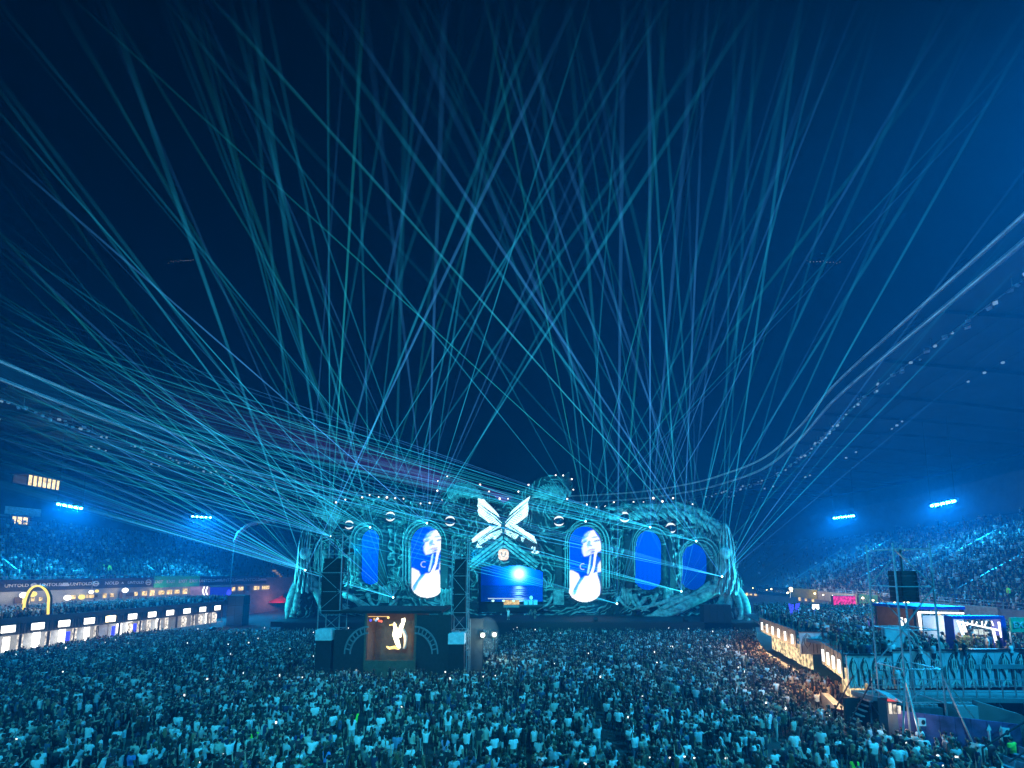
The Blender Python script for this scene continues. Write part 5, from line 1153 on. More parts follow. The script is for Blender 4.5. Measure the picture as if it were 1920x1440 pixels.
for r_ in (1.15, .85): b = MB(); b.tube([Vector((-.6+r_*math.cos(an), 0, 1.25*r_*math.sin(an))) for an in [math.pi*i/18 for i in range(19)]], .06, 6); b.build('arch_tube', M['ribs'], ra, True)
b = MB(); b.ell((-.5, .2, .7), (.45, .12, .55), 12, 6); b.build('cushion', mat('orange cushion', (.6, .3, .12), .8), ra, True)
# blue framed bar booth with white neon
bb = thing('bar_booth', 'blue framed bar booth with white neon lines and green plants', 'booth', (0, 0, 0)); Yb = 29.3
def q2(u, v, y=Yb): return P(u, v, y)
for (u0, v0, u1, v1) in ((1787, 1156, 1793, 1224), (1787, 1155, 1884, 1161)):
    b = MB(); a = q2(u0, v0); c = q2(u1, v1); b.box(a.x, c.x, Yb, Yb+.6, max(c.z, ZT) if v1 > 1200 else c.z, a.z); b.build('frame', M['bluepaint'], bb)
b = MB(); a = q2(1876, 1160); b.box(a.x, a.x+.35, Yb, Yb+.6, ZT, a.z); b.build('frame', M['bluepaint'], bb)
b = MB(); a = q2(1793, 1161); c = q2(1876, 1161); b.box(a.x, c.x, Yb+2.4, Yb+2.5, ZT, a.z); b.build('back_wall', M['panelw'], bb)
for pts in ([(1795, 1165), (1880, 1183)], [(1797, 1166), (1806, 1190)], [(1873, 1166), (1883, 1221)], [(1862, 1180), (1868, 1205)], [(1806, 1168), (1811, 1185)]): b = MB(); b.bar(q2(*pts[0], Yb+.1), q2(*pts[1], Yb+.1), .10, .10); b.build('neon', E_['led'], bb)
for k in range(7): b = MB(); u = 1805+k*9; b.bar(q2(u, 1163+rl.uniform(0, 3), Yb+.3), q2(u+rl.uniform(-4, 6), 1172+rl.uniform(0, 3), Yb+.3), .05); b.build('neon_sliver', E_['led'], bb)
for u, v in ((1831, 1185), (1841, 1185), (1852, 1190)): b = MB(); a = q2(u-3.5, v-5, Yb+2.2); c = q2(u+3.5, v+5, Yb+2.2); b.box(a.x, c.x, Yb+2.2, Yb+2.3, c.z, a.z); b.build('menu_panel', emit('menu light', (.8, .95, .9), .9, .4, 6), bb)
lamp('POINT', 'booth_lamp', ((q2(1838, 1170)).x, Yb+1.2, 6.6), 130, (1, .9, .7), parent=bb)
for k in range(4):
    pl_ = thing('potted_plant', f'leafy green plant, {ordn[k]} from the left in the blue booth', 'plant', (q2(1818+k*12, 1215).x, Yb+.8+.2*(k % 2), ZT), 'plants in the blue booth'); lf = MB()
    for i in range(70):
        c = Vector((rl.gauss(0, .28), rl.gauss(0, .22), rl.uniform(.5, 1.55))); d = Vector((rl.uniform(-1, 1), rl.uniform(-1, 1), rl.uniform(-.3, 1))).normalized(); x = d.orthogonal().normalized()
        lf.add([c, c+d*.14+x*.06, c+d*.28, c+d*.14-x*.06], [(0, 1, 2, 3)])
    lf.build('foliage', M['leaf'], pl_, kind='stuff'); b = MB(); b.tube([(0, 0, .02), (0, 0, .5)], [.2, .28], 10); b.build('pot', M['panelw'], pl_, True)
    b = MB(); b.tube([(0, 0, .5), (0, 0, 1.2)], .03, 6); b.build('stem', M['wood'], pl_)
pv = thing('neon_pavilion', 'open pavilion outlined by white neon left of the blue booth', 'pavilion', (0, 0, 0)); Yp = 33.
for pts in ([(1723, 1148), (1806, 1150)], [(1723, 1148), (1728, 1183)]): b = MB(); b.bar(P(*pts[0], Yp), P(*pts[1], Yp), .14, .14); b.build('neon', E_['led'], pv)
b = MB(); a = P(1718, 1143, Yp); c = P(1810, 1143, Yp); b.box(a.x, c.x, Yp, Yp+4, a.z, a.z+.25); b.build('roof', M['bluepaint'], pv)
b = MB(); b.box(a.x, c.x, Yp+3.6, Yp+3.8, ZT, a.z); b.build('back_wall', M['wood'], pv)
for x in (a.x+.1, c.x-.1): b = MB(); b.box(x-.08, x+.08, Yp+.1, Yp+.3, ZT, a.z); b.build('post', M['blacksteel'], pv)
for k in range(5): b = MB(); b.ell(P(1733+k*14, 1160+rl.uniform(-4, 10), Yp+3.4), (rl.uniform(.15, .4), .1, rl.uniform(.2, .5)), 8, 6); b.build('gold_ornament', E_['warm'], pv, True)
lamp('POINT', 'pavilion_lamp', (P(1765, 1150, Yp).x, Yp+1.5, 6.6), 80, (1, .68, .3), parent=pv)
for u, v0, v1, k in ((1693, 1158, 1176, 0), (1701, 1160, 1176, 1)): tt = thing('light_column', ['left one of two white light columns by scaffold tower', 'right one of two white light columns by scaffold tower'][k], 'lamp', (0, 0, 0)); b = MB(); a = P(u-1.5, v0, 31); c = P(u+1.5, v1, 31); b.box(a.x, c.x, 31, 31.15, c.z, a.z); b.build('tube', E_['led'], tt); b = MB(); b.box(a.x-.1, c.x+.1, 30.9, 31.3, ZT, c.z); b.build('foot', M['blacksteel'], tt)
# EXIT sign at the right edge
ex = thing('exit_sign', 'green EXIT board at the right edge above the terrace', 'sign', P(1912, 1172, 28.8)); b = MB(); b.box(-.62, 1.4, 0, .1, -.5, .52); b.build('board', M['green'], ex); text_obj('EXIT', .62, M['text'], ex, (.12, -.03, .0), (1, 0, -0.0)); b = MB(); b.bar((-.55, .15, -.5), (-.55, .15, -2.0), .08); b.bar((1.2, .15, -.5), (1.2, .15, -2.0), .08); b.build('posts', M['steel'], ex, kind='stuff')
# magenta screen, blue neon tubes, blue-white panel on the upper terrace
ms = thing('led_screen', 'small magenta video screen over the right terrace crowd', 'screen', (0, 0, 0)); a = P(1563, 1118, 60); c = P(1605, 1134, 60); b = MB(); b.box(a.x, c.x, 60, 60.1, c.z, a.z); b.build('picture', E_['magenta'], ms); b = MB(); b.box(a.x-.1, c.x+.1, 60.15, 60.4, ZT, a.z+.1); b.build('cabinet', M['blacksteel'], ms)
bn = thing('neon_tubes', 'fan of blue neon tubes on the right terrace', 'light', P(1492, 1160, 52)); o0 = bn.location
for u0, v0, u1, v1 in ((1480, 1132, 1485, 1156), (1486, 1133, 1487, 1158), (1494, 1132, 1489, 1158), (1498, 1131, 1491, 1158)): b = MB(); b.bar(P(u0, v0, 52)-o0, P(u1, v1, 52)-o0, .16); b.build('tube', E_['blue'], bn)
b = MB(); b.box(-1.0, 1.0, -.2, .2, -.75, .25); b.build('box', M['bluepaint'], bn); lamp('POINT', 'neon_glow', (0, -.6, 1), 90, (.1, .12, 1), parent=bn)
wsn = thing('glow_sign', 'small white glowing panel over the right terrace crowd', 'lamp', P(1530, 1138, 52)); b = MB(); b.box(-.4, .4, 0, .1, -.3, .3); b.build('panel', E_['white'], wsn); b = MB(); b.bar((0, .1, -.3), (0, .1, -2.2), .06); b.build('pole', M['steel'], wsn)
bw_ = thing('bar_counter', 'white and blue lit bar panel left of the scaffold tower', 'bar', (0, 0, 0)); a = P(1646, 1148, 40); c = P(1663, 1158, 40); b = MB(); b.box(a.x, c.x, 40, 40.2, (a.z+c.z)/2, a.z); b.build('white_sign', E_['led'], bw_); b = MB(); b.box(a.x, c.x, 40, 40.2, ZT, (a.z+c.z)/2-.02); b.build('blue_front', E_['bluefill'], bw_)
vl = thing('glow_plant', 'violet lit bush left of the white and blue bar', 'plant', P(1640, 1160, 41)); lf = MB()
for i in range(60): c = Vector((rl.gauss(0, .3), rl.gauss(0, .2), rl.uniform(-.8, .6))); d = Vector((rl.uniform(-1, 1), rl.uniform(-1, 1), rl.uniform(-.2, 1))).normalized(); x = d.orthogonal().normalized(); lf.add([c, c+d*.12+x*.06, c+d*.3, c+d*.12-x*.06], [(0, 1, 2, 3)])
lf.build('foliage', M['leaf'], vl, kind='stuff'); b = MB(); b.tube([(0, 0, -.9), (0, 0, .2)], .04, 6); b.build('stem', M['wood'], vl); lamp('POINT', 'violet_glow', (0, -.5, .2), 60, (.25, .1, 1), parent=vl)
# purple kiosk and hoarding at the lower right
ks = thing('kiosk', 'small kiosk with red and white lit front beside the crowd', 'kiosk', (0, 0, 0)); Yk = 24.5
a = P(1664, 1304, Yk); c = P(1686, 1340, Yk)
b = MB(); b.box(a.x, c.x, Yk+.1, Yk+.7, .02, a.z-.35); b.build('body', M['greyblue'], ks); b = MB(); b.prism([(a.x-.1, Yk-.1, a.z-.12), (c.x+.15, Yk-.1, a.z-.42), (c.x+.4, Yk+1.0, a.z-.2), (a.x+.1, Yk+1.0, a.z+.05)], (0, 0, .08)); b.build('roof', M['panelw'], ks)
for i in range(3): b = MB(); x = a.x+.05+i*.26; b.box(x, x+.16, Yk+.0, Yk+.05, 2.35, a.z-.45-.08*i); b.build('lit_shelf', E_['fridge'], ks)
b = MB(); b.box(a.x, c.x-.05, Yk-.02, Yk+.04, a.z-.34, a.z-.2); b.build('red_sign', emit('red sign', (1, .12, .12), .9), ks); lamp('POINT', 'kiosk_lamp', (a.x+.3, Yk-.6, 2.2), 40, (1, .8, .7), parent=ks)
hd = thing('hoarding', 'purple printed hoarding with white square signs below the walkway', 'fence', (0, 0, 0)); A = Vector((c.x+.1, Yk+.35, 0)); B = Vector((27.9, 22.6, 0)); N = 8
for i in range(N): p = A.lerp(B, i/N); q_ = A.lerp(B, (i+1)/N); b = MB(); b.bar((p.x, p.y, 1.24), (q_.x-.02, q_.y, 1.24), .08, 2.42); b.build('panel', M['purple'], hd)
for s_ in (.22, .88): p = A.lerp(B, s_); b = MB(); b.box(p.x-.26, p.x+.26, p.y-.12, p.y-.06, 1.75, 2.2); b.build('white_sign', M['white'], hd); b = MB(); b.ell((p.x, p.y-.13, 1.97), (.12, .02, .14), 8, 5); b.build('symbol', M['dark'], hd)
for s_ in (.75, .84): p = A.lerp(B, s_); b = MB(); b.bar((p.x, p.y-.07, 1.2), (p.x, p.y-.07, 2.0), .07); b.add([(p.x-.16, p.y-.1, 1.95), (p.x+.16, p.y-.1, 1.95), (p.x, p.y-.1, 2.3)], [(0, 1, 2)]); b.build('arrow', M['white'], hd)
rf = thing('container', 'low grey container roof with round vents behind the hoarding', 'container', (0, 0, 0)); b = MB(); b.box(24.6, 26.6, 25.3, 26.2, .02, 2.42); b.build('body', M['greyblue'], rf)
for i in range(7): b = MB(); b.tube([(24.72+.29*i, 25.6, 2.41), (24.72+.29*i, 25.6, 2.56)], .12, 10); b.build('vent', M['steel'], rf)
rf = thing('container', 'raised grey unit with vents beside the sloping grey wall', 'container', (0, 0, 0)); b = MB(); b.box(27.0, 28.2, 24.8, 25.6, .02, 2.7); b.build('body', M['concrete'], rf)
for i in range(4): b = MB(); b.tube([(27.15+.3*i, 25.1, 2.69), (27.15+.3*i, 25.1, 2.84)], .12, 10); b.build('vent', M['steel'], rf)
rw2 = MB(); rw2.prism([(28.3, 24.9, .02), (30.6, 23.2, .02), (30.6, 23.2, 2.0), (29.7, 23.9, 2.5), (28.3, 24.9, 2.95)], (.1, .35, 0)); tag(rw2.build('sloping_wall', M['concrete']), 'grey concrete wall sloping down to the right beside the hoarding', 'wall')
# near bleachers in the lower right corner
bl = thing('bleacher', 'grey seating rows in the lower right corner', 'bleacher', (0, 0, 0))
for i in range(12): b = MB(); x = 25.2+i*.85; b.box(x, x+.85, 10, 22.0-.03*i, .02, .5+i*.48); b.build('seating_row', M['concrete'], bl)
bsm = MB().box(-.06, .3, -.22, .22, 0, .06).box(.26, .32, -.22, .22, .0, .42).mesh('seat', M['seat'])
for i in range(12):
    for j in range(18): o = link('seat', bsm, bl); o.location = (25.6+i*.85, 21.6-j*.52, .75+i*.48)
b = MB(); b.bar((24.9, 21.9, 1.5), (33, 21.7, 6.2), .06); b.bar((24.9, 21.9, .4), (24.9, 21.9, 1.5), .06); b.build('handrail', M['blacksteel'], bl)
for i in range(3): b = MB(); b.bar((24.9, 20.8-i*2.4, 1.3), (33, 20.6-i*2.4, 6.0), .05); b.build('handrail', M['blacksteel'], bl)

# ================================================================ people
# a person is built from tapered limbs that a voxel remesh fuses into one continuous skin; clothes are shells lifted off that skin
def person_mats():
    def base(name, rough, fn):
        m = bpy.data.materials.new(name); m.use_nodes = True; b = m.node_tree.nodes['Principled BSDF']; b.inputs['Roughness'].default_value = rough; fn(m.node_tree, b); return m
    def objcol(t, b): o = t.nodes.new('ShaderNodeObjectInfo'); t.links.new(o.outputs['Color'], b.inputs['Base Color'])
    def ramp(stops):
        def f(t, b):
            o = t.nodes.new('ShaderNodeObjectInfo'); mu = t.nodes.new('ShaderNodeMath'); mu.operation = 'MULTIPLY_ADD'; mu.inputs[1].default_value = stops[0]; mu.inputs[2].default_value = stops[1]
            fr = t.nodes.new('ShaderNodeMath'); fr.operation = 'FRACT'; r = t.nodes.new('ShaderNodeValToRGB'); r.color_ramp.interpolation = 'CONSTANT'
            e = r.color_ramp.elements
            for i, (p, c) in enumerate(stops[2]):
                k = e[i] if i < 2 else e.new(p); k.position = p; k.color = (*c, 1)
            t.links.new(o.outputs['Random'], mu.inputs[0]); t.links.new(mu.outputs[0], fr.inputs[0]); t.links.new(fr.outputs[0], r.inputs[0]); t.links.new(r.outputs[0], b.inputs['Base Color'])
        return f
    d = {}
    d['shirt'] = base('shirt cloth', .85, objcol); d['legs'] = base('trouser cloth', .85, objcol); d['skin'] = base('skin', .6, objcol); d['hair'] = base('hair', .5, objcol)
    d['cshirt'] = base('crowd shirts', .85, ramp((1, 0, [(0, (.72, .74, .75)), (.145, (.40, .42, .45)), (.22, (.012, .013, .016)), (.54, (.035, .04, .048)), (.68, (.06, .10, .18)), (.74, (.13, .14, .14)), (.81, (.05, .06, .04)), (.88, (.12, .03, .04)), (.91, (.50, .48, .42)), (.95, (.02, .03, .08))])))
    d['clegs'] = base('crowd trousers', .85, ramp((7.31, .3, [(0, (.03, .035, .05)), (.35, (.08, .10, .16)), (.6, (.012, .013, .016)), (.8, (.25, .22, .17)), (.92, (.5, .5, .5))])))
    d['cskin'] = base('crowd skin', .6, ramp((3.77, .1, [(0, (.42, .26, .18)), (.5, (.50, .33, .24)), (.85, (.22, .12, .07))])))
    d['chair'] = base('crowd hair', .5, ramp((5.13, .6, [(0, (.010, .008, .007)), (.60, (.022, .016, .011)), (.90, (.06, .04, .02)), (.965, (.20, .14, .07))])))
    return d
PM = person_mats()
def make_variant(pose, long_hair, female, dens):
    segs = []  # (class, kind, a, b, ra, rb)
    k = .93 if female else 1.0; sw = .175 if female else .20
    lean = Vector((0, .03, 0)); hipx = .085
    L = []
    def seg(cls, a, b, ra, rb): segs.append((cls, Vector(a), Vector(b), ra, rb))
    fx = .10; sg_ = 1
    stance = {'walk': .12}.get(pose, .03)
    for s in (-1, 1):
        knee = (s*(.10+stance*.3), .02, .49); ank = (s*(.11+stance*.4), -.02, .09)
        seg('leg', (s*hipx, 0, .92), knee, .092, .062); seg('leg', knee, ank, .060, .043); seg('foot', ank, (ank[0]+s*.02, .13, .04), .042, .036)
    # torso
    for a, b, ra, rb in (((0, 0, .90), (0, 0, 1.02), .135, .125), ((0, 0, 1.02), (0, .0, 1.18), .125, .135), ((0, 0, 1.18), (0, .0, 1.36), .135, .12)): seg('torso', a, b, ra*k, rb*k)
    for s in (-1, 1): seg('torso', (s*.07, 0, 1.0), (s*.105*k, 0, 1.30), .095*k, .10*k); seg('torso', (s*.09, 0, 1.36), (s*sw, -.005, 1.415), .075*k, .062*k); seg('torso', (s*.085, 0, .94), (s*.06, 0, 1.10), .095, .09*k)
    seg('neck', (0, .0, 1.42), (0, .015, 1.55), .058*k, .054*k)
    hd = Vector((0, .025, 1.645)); seg('head', hd+Vector((0, -.015, .02)), hd+Vector((0, .01, -.035)), .102, .083); seg('face', hd+Vector((0, .09, -.01)), hd+Vector((0, .102, -.03)), .016, .018)
    for s in (-1, 1): seg('face', hd+Vector((s*.098, -.005, .0)), hd+Vector((s*.10, -.01, -.03)), .018, .014)
    up = {'down': [((.25, -.02, 1.14), (.25, .06, .90))]*2, 'phone': [((.24, .13, 1.20), (.09, .33, 1.42))]*2, 'raise': [((.27, .05, 1.60), (.22, .12, 1.86)), ((.25, -.02, 1.14), (.22, .12, .93))],
          'both': [((.30, .06, 1.58), (.24, .12, 1.84))]*2, 'fold': [((.26, .06, 1.17), (.04, .22, 1.18))]*2, 'hip': [((.34, -.08, 1.20), (.19, .03, 1.02)), ((.25, -.02, 1.14), (.25, .05, .90))], 'walk': [((.26, -.08, 1.16), (.26, -.02, .93)), ((.26, .06, 1.16), (.24, .18, .96))],
          'hug': [((.34, .02, 1.32), (.52, .06, 1.38)), ((.25, -.02, 1.14), (.25, .06, .90))]}[pose]
    hands = []
    for s, (el, wr) in zip((1, -1), up):
        sh = (s*sw, 0, 1.41); el = (s*el[0], el[1], el[2]); wr = (s*wr[0], wr[1], wr[2])
        seg('uarm', sh, el, .060*k, .046*k); seg('farm', el, wr, .044*k, .031*k); d = (Vector(wr)-Vector(el)).normalized(); pe = Vector(wr)+d*.075
        seg('hand', Vector(wr)+d*.015, pe, .034, .034); hands.append((Vector(wr), d, s))
    if long_hair: seg('lhair', hd+Vector((0, -.06, .03)), hd+Vector((0, -.085, -.20)), .095, .085); seg('lhair', hd+Vector((0, -.085, -.20)), (0, -.115, 1.24), .085, .045)
    b = MB()
    for cls, a, c, ra, rb in segs:
        d = c-a; n = max(2, int(d.length/.05)); pts = [a-d.normalized()*ra*.7, a]+[a.lerp(c, (i+1)/n) for i in range(n)]+[c+d.normalized()*rb*.7]; rad = [ra*.6, ra]+[ra+(rb-ra)*(i+1)/n for i in range(n)]+[rb*.6]
        b.tube(pts, rad, 10)
    me = b.mesh('body_raw'); o = bpy.data.objects.new('tmp', me); COL.objects.link(o)
    r = o.modifiers.new('r', 'REMESH'); r.mode = 'VOXEL'; r.voxel_size = dens; sm = o.modifiers.new('s', 'SMOOTH'); sm.iterations = 2; sm.factor = .5
    dg = bpy.context.evaluated_depsgraph_get(); body = bpy.data.meshes.new_from_object(o.evaluated_get(dg)); bpy.data.objects.remove(o); bpy.data.meshes.remove(me)
    nv_ = len(body.vertices); co = np.empty(nv_*3, np.float32); body.vertices.foreach_get('co', co); co = co.reshape(-1, 3)
    nr = np.empty(nv_*3, np.float32); body.vertex_normals.foreach_get('vector', nr); nr = nr.reshape(-1, 3)
    dist = np.empty((len(segs), nv_)); tt = np.empty((len(segs), nv_))
    for i, (cls, a, c, ra, rb) in enumerate(segs):
        A = np.array(a); D = np.array(c)-A; t = np.clip(((co-A)@D)/(D@D), 0, 1); tt[i] = t; dist[i] = np.linalg.norm(co-(A+t[:, None]*D), axis=1)-(ra+(rb-ra)*t)
    near = dist.argmin(0); cls = np.array([s[0] for s in segs])[near]; tn = tt[near, np.arange(nv_)]
    shorts = female or pose in ('phone', 'walk'); lab = np.zeros(nv_, int)  # 0 skin 1 shirt 2 legs 3 hair
    z = co[:, 2]
    lab[(cls == 'torso') & (z > .95) & (z < 1.455)] = 1; lab[(cls == 'torso') & (z <= .95)] = 2; lab[(cls == 'uarm') & (tn < (.35 if female else .62))] = 1
    lab[(cls == 'leg') & (z > (.56 if shorts else .12))] = 2; lab[cls == 'foot'] = 2; lab[cls == 'lhair'] = 3
    hy = co[:, 1]-hd.y; hz = z-hd.z; lab[(cls == 'head') & ((hz > .055) | ((hy < .015) & (hz > -.06)))] = 3; lab[(cls == 'neck') & (hy < -.02) & (z > 1.54)] = 3
    body['hands'] = [x for w_, d, s in hands for x in (*w_, *d, s)]
    return body, co, nr, lab, hands
def fingers(hands):
    vs = MB()
    for w_, d, s in hands:
        x = d.orthogonal().normalized() if abs(d.z) > .95 else d.cross(Vector((0, 0, 1))).normalized(); y = d.cross(x); base = w_+d*.085
        for i, ln in enumerate((.062, .072, .076, .068)):
            o = x*(i-1.5)*.018; vs.tube([base+o, base+o+d*ln*.55+y*.006, base+o+d*ln*.9+y*.022], [.0085, .008, .006], 4)
        vs.tube([w_+d*.04+x*.03, w_+d*.07+x*.058, w_+d*.10+x*.062+y*.01], [.010, .009, .007], 4)
    return vs
def shell(body, co, nr, lab, code, off, name, matl):
    fs = np.array([tuple(p.vertices) for p in body.polygons if len(p.vertices) == 4]); L_ = lab[fs]; k = (L_ == code).sum(1) >= 2; q = fs[k]
    us = np.unique(q); rm = -np.ones(len(co), int); rm[us] = np.arange(len(us)); return fast_mesh(name, co[us]+nr[us]*off, rm[q], matl)
VARS = []; CROWD = bpy.data.collections.new('crowd_figures')
spec = [('down', 0, 0), ('down', 1, 1), ('phone', 0, 0), ('raise', 0, 0), ('fold', 0, 0), ('hip', 1, 1), ('both', 0, 0), ('walk', 0, 0), ('phone', 1, 1), ('hug', 0, 0), ('raise', 1, 1), ('down', 0, 0)]
for i, (pose, lh, fe) in enumerate(spec):
    body, co, nr, lab, hands = make_variant(pose, lh, fe, .030)
    fm = fingers(hands).mesh('f')
    bmh = bmesh.new(); bmh.from_mesh(body); bmh.from_mesh(fm); bfull = bpy.data.meshes.new('body'); bmh.to_mesh(bfull); bmh.free(); bfull.materials.append(PM['skin']); bfull.polygons.foreach_set('use_smooth', [True]*len(bfull.polygons))
    VARS.append((pose, lh, fe, bfull, shell(body, co, nr, lab, 1, .014, 'shirt', PM['shirt']), shell(body, co, nr, lab, 2, .012, 'trousers', PM['legs']), shell(body, co, nr, lab, 3, .016, 'hair', PM['hair'])))
    # low figure for the far crowd
    b2, co, nr, lab, hands = make_variant(pose, lh, fe, .058 if i % 2 else .052)
    for m_ in (PM['cskin'], PM['cshirt'], PM['clegs'], PM['chair']): b2.materials.append(m_)
    mi = [int(np.bincount(lab[list(p.vertices)], minlength=4).argmax()) for p in b2.polygons]; b2.polygons.foreach_set('material_index', mi); b2.polygons.foreach_set('use_smooth', [True]*len(mi)); b2.update()
    o = bpy.data.objects.new('figure', b2); CROWD.objects.link(o)

def crowd_nodes(name, coll, pick=True):
    ng = bpy.data.node_groups.new(name, 'GeometryNodeTree'); ng.interface.new_socket('Geometry', in_out='INPUT', socket_type='NodeSocketGeometry'); ng.interface.new_socket('Geometry', in_out='OUTPUT', socket_type='NodeSocketGeometry')
    n = ng.nodes; l = ng.links; i_ = n.new('NodeGroupInput'); o_ = n.new('NodeGroupOutput'); ci = n.new('GeometryNodeCollectionInfo'); ci.inputs[0].default_value = coll; ci.inputs['Separate Children'].default_value = True; ci.inputs['Reset Children'].default_value = True
    ip = n.new('GeometryNodeInstanceOnPoints'); ip.inputs['Pick Instance'].default_value = True
    def at(nm, ty):
        a = n.new('GeometryNodeInputNamedAttribute'); a.data_type = ty; a.inputs[0].default_value = nm; return a.outputs[0]
    l.new(i_.outputs[0], ip.inputs['Points']); l.new(ci.outputs[0], ip.inputs['Instance']); l.new(at('pick', 'INT'), ip.inputs['Instance Index'])
    er = n.new('FunctionNodeEulerToRotation'); l.new(at('turn', 'FLOAT_VECTOR'), er.inputs[0]); l.new(er.outputs[0], ip.inputs['Rotation']); l.new(at('size', 'FLOAT_VECTOR'), ip.inputs['Scale']); l.new(ip.outputs[0], o_.inputs[0])
    return ng
NG = crowd_nodes('place figures', CROWD)
def scatter(name, pts, label, ng=NG, nvar=12, size=(.84, 1.06), turn=.55, face=None, kind='crowd'):
    pts = np.asarray(pts, np.float32); N = len(pts); me = bpy.data.meshes.new(name); me.vertices.add(N); me.vertices.foreach_set('co', pts.ravel())
    a = me.attributes.new('pick', 'INT', 'POINT'); a.data.foreach_set('value', (rng.choice(12, N, p=[.17, .14, .09, .05, .10, .08, .03, .06, .07, .04, .04, .13]) if nvar == 12 else rng.integers(0, nvar, N)).astype(np.int32))
    t = np.zeros((N, 3), np.float32); t[:, 2] = rng.normal(0, turn, N)+(np.asarray(face) if face is not None else 0); flip = rng.random(N) < .06; t[flip, 2] += rng.uniform(1.5, 4.5, flip.sum()) if kind == 'crowd' else 0
    a = me.attributes.new('turn', 'FLOAT_VECTOR', 'POINT'); a.data.foreach_set('vector', t.ravel())
    s = rng.uniform(size[0], size[1], N).astype(np.float32); s3 = np.stack([s*rng.uniform(.95, 1.12, N), s, s], 1).astype(np.float32) if kind == 'crowd' else np.repeat(s[:, None], 3, 1)
    a = me.attributes.new('size', 'FLOAT_VECTOR', 'POINT'); a.data.foreach_set('vector', s3.ravel().astype(np.float32))
    o = link(name, me); m = o.modifiers.new('place', 'NODES'); m.node_group = ng; tag(o, label, kind, kind='stuff'); return o

# ---- where the field crowd stands
FOHX0 = P(592, 1180, 40).x; FOHX1 = P(908, 1180, 44).x
def on_field(x, y):
    ok = (x > np.where(y > 40, -62+.15*(y-48)+1.0, -70)) & (x < np.interp(y, [0, 12, 21.9, 22.0, 22.4, 24.3, 24.31, 26, 26.01, 28, 28.01, 33, 33.2, 38.5, 38.6, 39.2, 49, 60, 66], [24.6, 24.6, 24.9, 26.8, 27.0, 24.6, 23.0, 23.0, 21.1, 21.1, 22.6, 24.9, 27.9, 28.2, 29.6, 27.2, 30.4, 36, 41])) & (y < 65.75)
    ok &= ~((x > FOHX0-.4) & (x < FOHX1+.3) & (y > 38.6) & (y < 47.5))
    ok &= ~((x > 23.0) & (y > 24.3) & (y < 26.0))
    ok &= ~((x > -6.6) & (x < 0.6) & (y > 52.5) & (y < 66) & (np.abs(x-(-6.2+(y-53)*.42)) < 2.0))
    # inside the view, with a margin
    ok &= (np.abs(x)/np.maximum(y, 1) < 1.42)
    return ok
def cell_points(x0, x1, y0, y1, sx, sy, jit):
    xs = np.arange(x0, x1, sx); ys = np.arange(y0, y1, sy); X, Y = np.meshgrid(xs, ys); X = X+(np.arange(len(ys)) % 2)[:, None]*sx/2
    X = X+rng.uniform(-jit, jit, X.shape)*sx; Y = Y+rng.uniform(-jit, jit, Y.shape)*sy; return X.ravel(), Y.ravel()
fx_, fy_ = cell_points(-72, 42, 11.5, 65.5, .57, .61, .45)
k = on_field(fx_, fy_); fx_, fy_ = fx_[k], fy_[k]
gapn = fbm(fx_/2.6+100, fy_/2.6+100, 31, 3); k = gapn > np.interp(fy_, [14, 24, 40], [.37, .34, .26]); fx_, fy_ = fx_[k], fy_[k]
# people the photograph singles out by a light or coloured shirt: (u, v) of the torso, colour
W1 = (.74, .76, .77); PB = (.40, .46, .52); BL = (.10, .22, .55); LIME = (.30, .85, .06); GR = (.06, .32, .14); MAR = (.16, .03, .05); LIL = (.42, .34, .55); HV = (.35, .85, .10)
S = []
for x, y in ((745, 1030), (280, 1165), (460, 1070), (545, 1165), (520, 1010), (1080, 1110), (1380, 1090), (1610, 1030), (1500, 1130), (50, 1030), (1220, 930), (1335, 845), (1620, 920), (1880, 850), (765, 1165), (880, 940), (930, 920), (665, 930), (1410, 900), (1045, 670), (665, 745), (1670, 760), (100, 940), (240, 855), (1530, 1010)): S.append((x/4, 1140+y/4, W1, 'white'))
S += [(985/4, 1140+1120/4, BL, 'blue'), (1905/4, 1140+960/4, LIME, 'bright green')]
for x, y in ((865, 500), (355, 535), (490, 370), (1190, 375), (855, 380), (640, 400), (690, 520), (765, 570), (1075, 600), (1440, 590), (1415, 680), (1710, 510), (1850, 520), (165, 520), (1360, 360), (1660, 580), (120, 700), (755, 245)): S.append((500+x/4, 1260+y/4, W1, 'white'))
S += [(500+975/4, 1260+300/4, BL, 'blue'), (500+980/4, 1260+530/4, (.14, .22, .36), 'dull blue'), (500+450/4, 1260+640/4, BL, 'blue'), (500+200/4, 1260+690/4, GR, 'green'), (500+310/4, 1260+700/4, GR, 'green'), (500+1260/4, 1260+680/4, MAR, 'maroon'), (500+1340/4, 1260+540/4, LIL, 'lilac'), (500+660/4, 1260+345/4, LIME, 'bright green'), (560, 1385, (.03, .05, .22), 'navy')]
for x, y in ((330, 1000), (400, 1080), (195, 1100), (520, 1110), (895, 830), (1245, 910), (1340, 920), (1225, 1010), (1180, 1075), (880, 1040), (1605, 1050), (1050, 1090), (1000, 1130), (605, 1160), (65, 1065), (25, 950), (560, 845)): S.append((1400+x/3.69, 1120+y/3.69, W1, 'white'))
S += [(1400+745/3.69, 1120+1150/3.69, LIME, 'bright green'), (1400+1760/3.69, 1120+990/3.69, HV, 'high-vis'), (1400+1835/3.69, 1120+1045/3.69, HV, 'high-vis')]
for u, v in ((1010, 1395), (1040, 1420), (1085, 1400), (1120, 1372), (1150, 1415), (1190, 1390), (1235, 1405), (1275, 1425), (1310, 1380), (1345, 1410), (1385, 1395), (1065, 1350), (1160, 1345), (1255, 1350), (1330, 1345)): S.append((u, v, W1 if rl.random() < .7 else PB, 'pale'))
SP = []
for u, v, c, nm in S:
    p = PZ(u, v, 1.22); SP.append((p.x, p.y, c, nm))
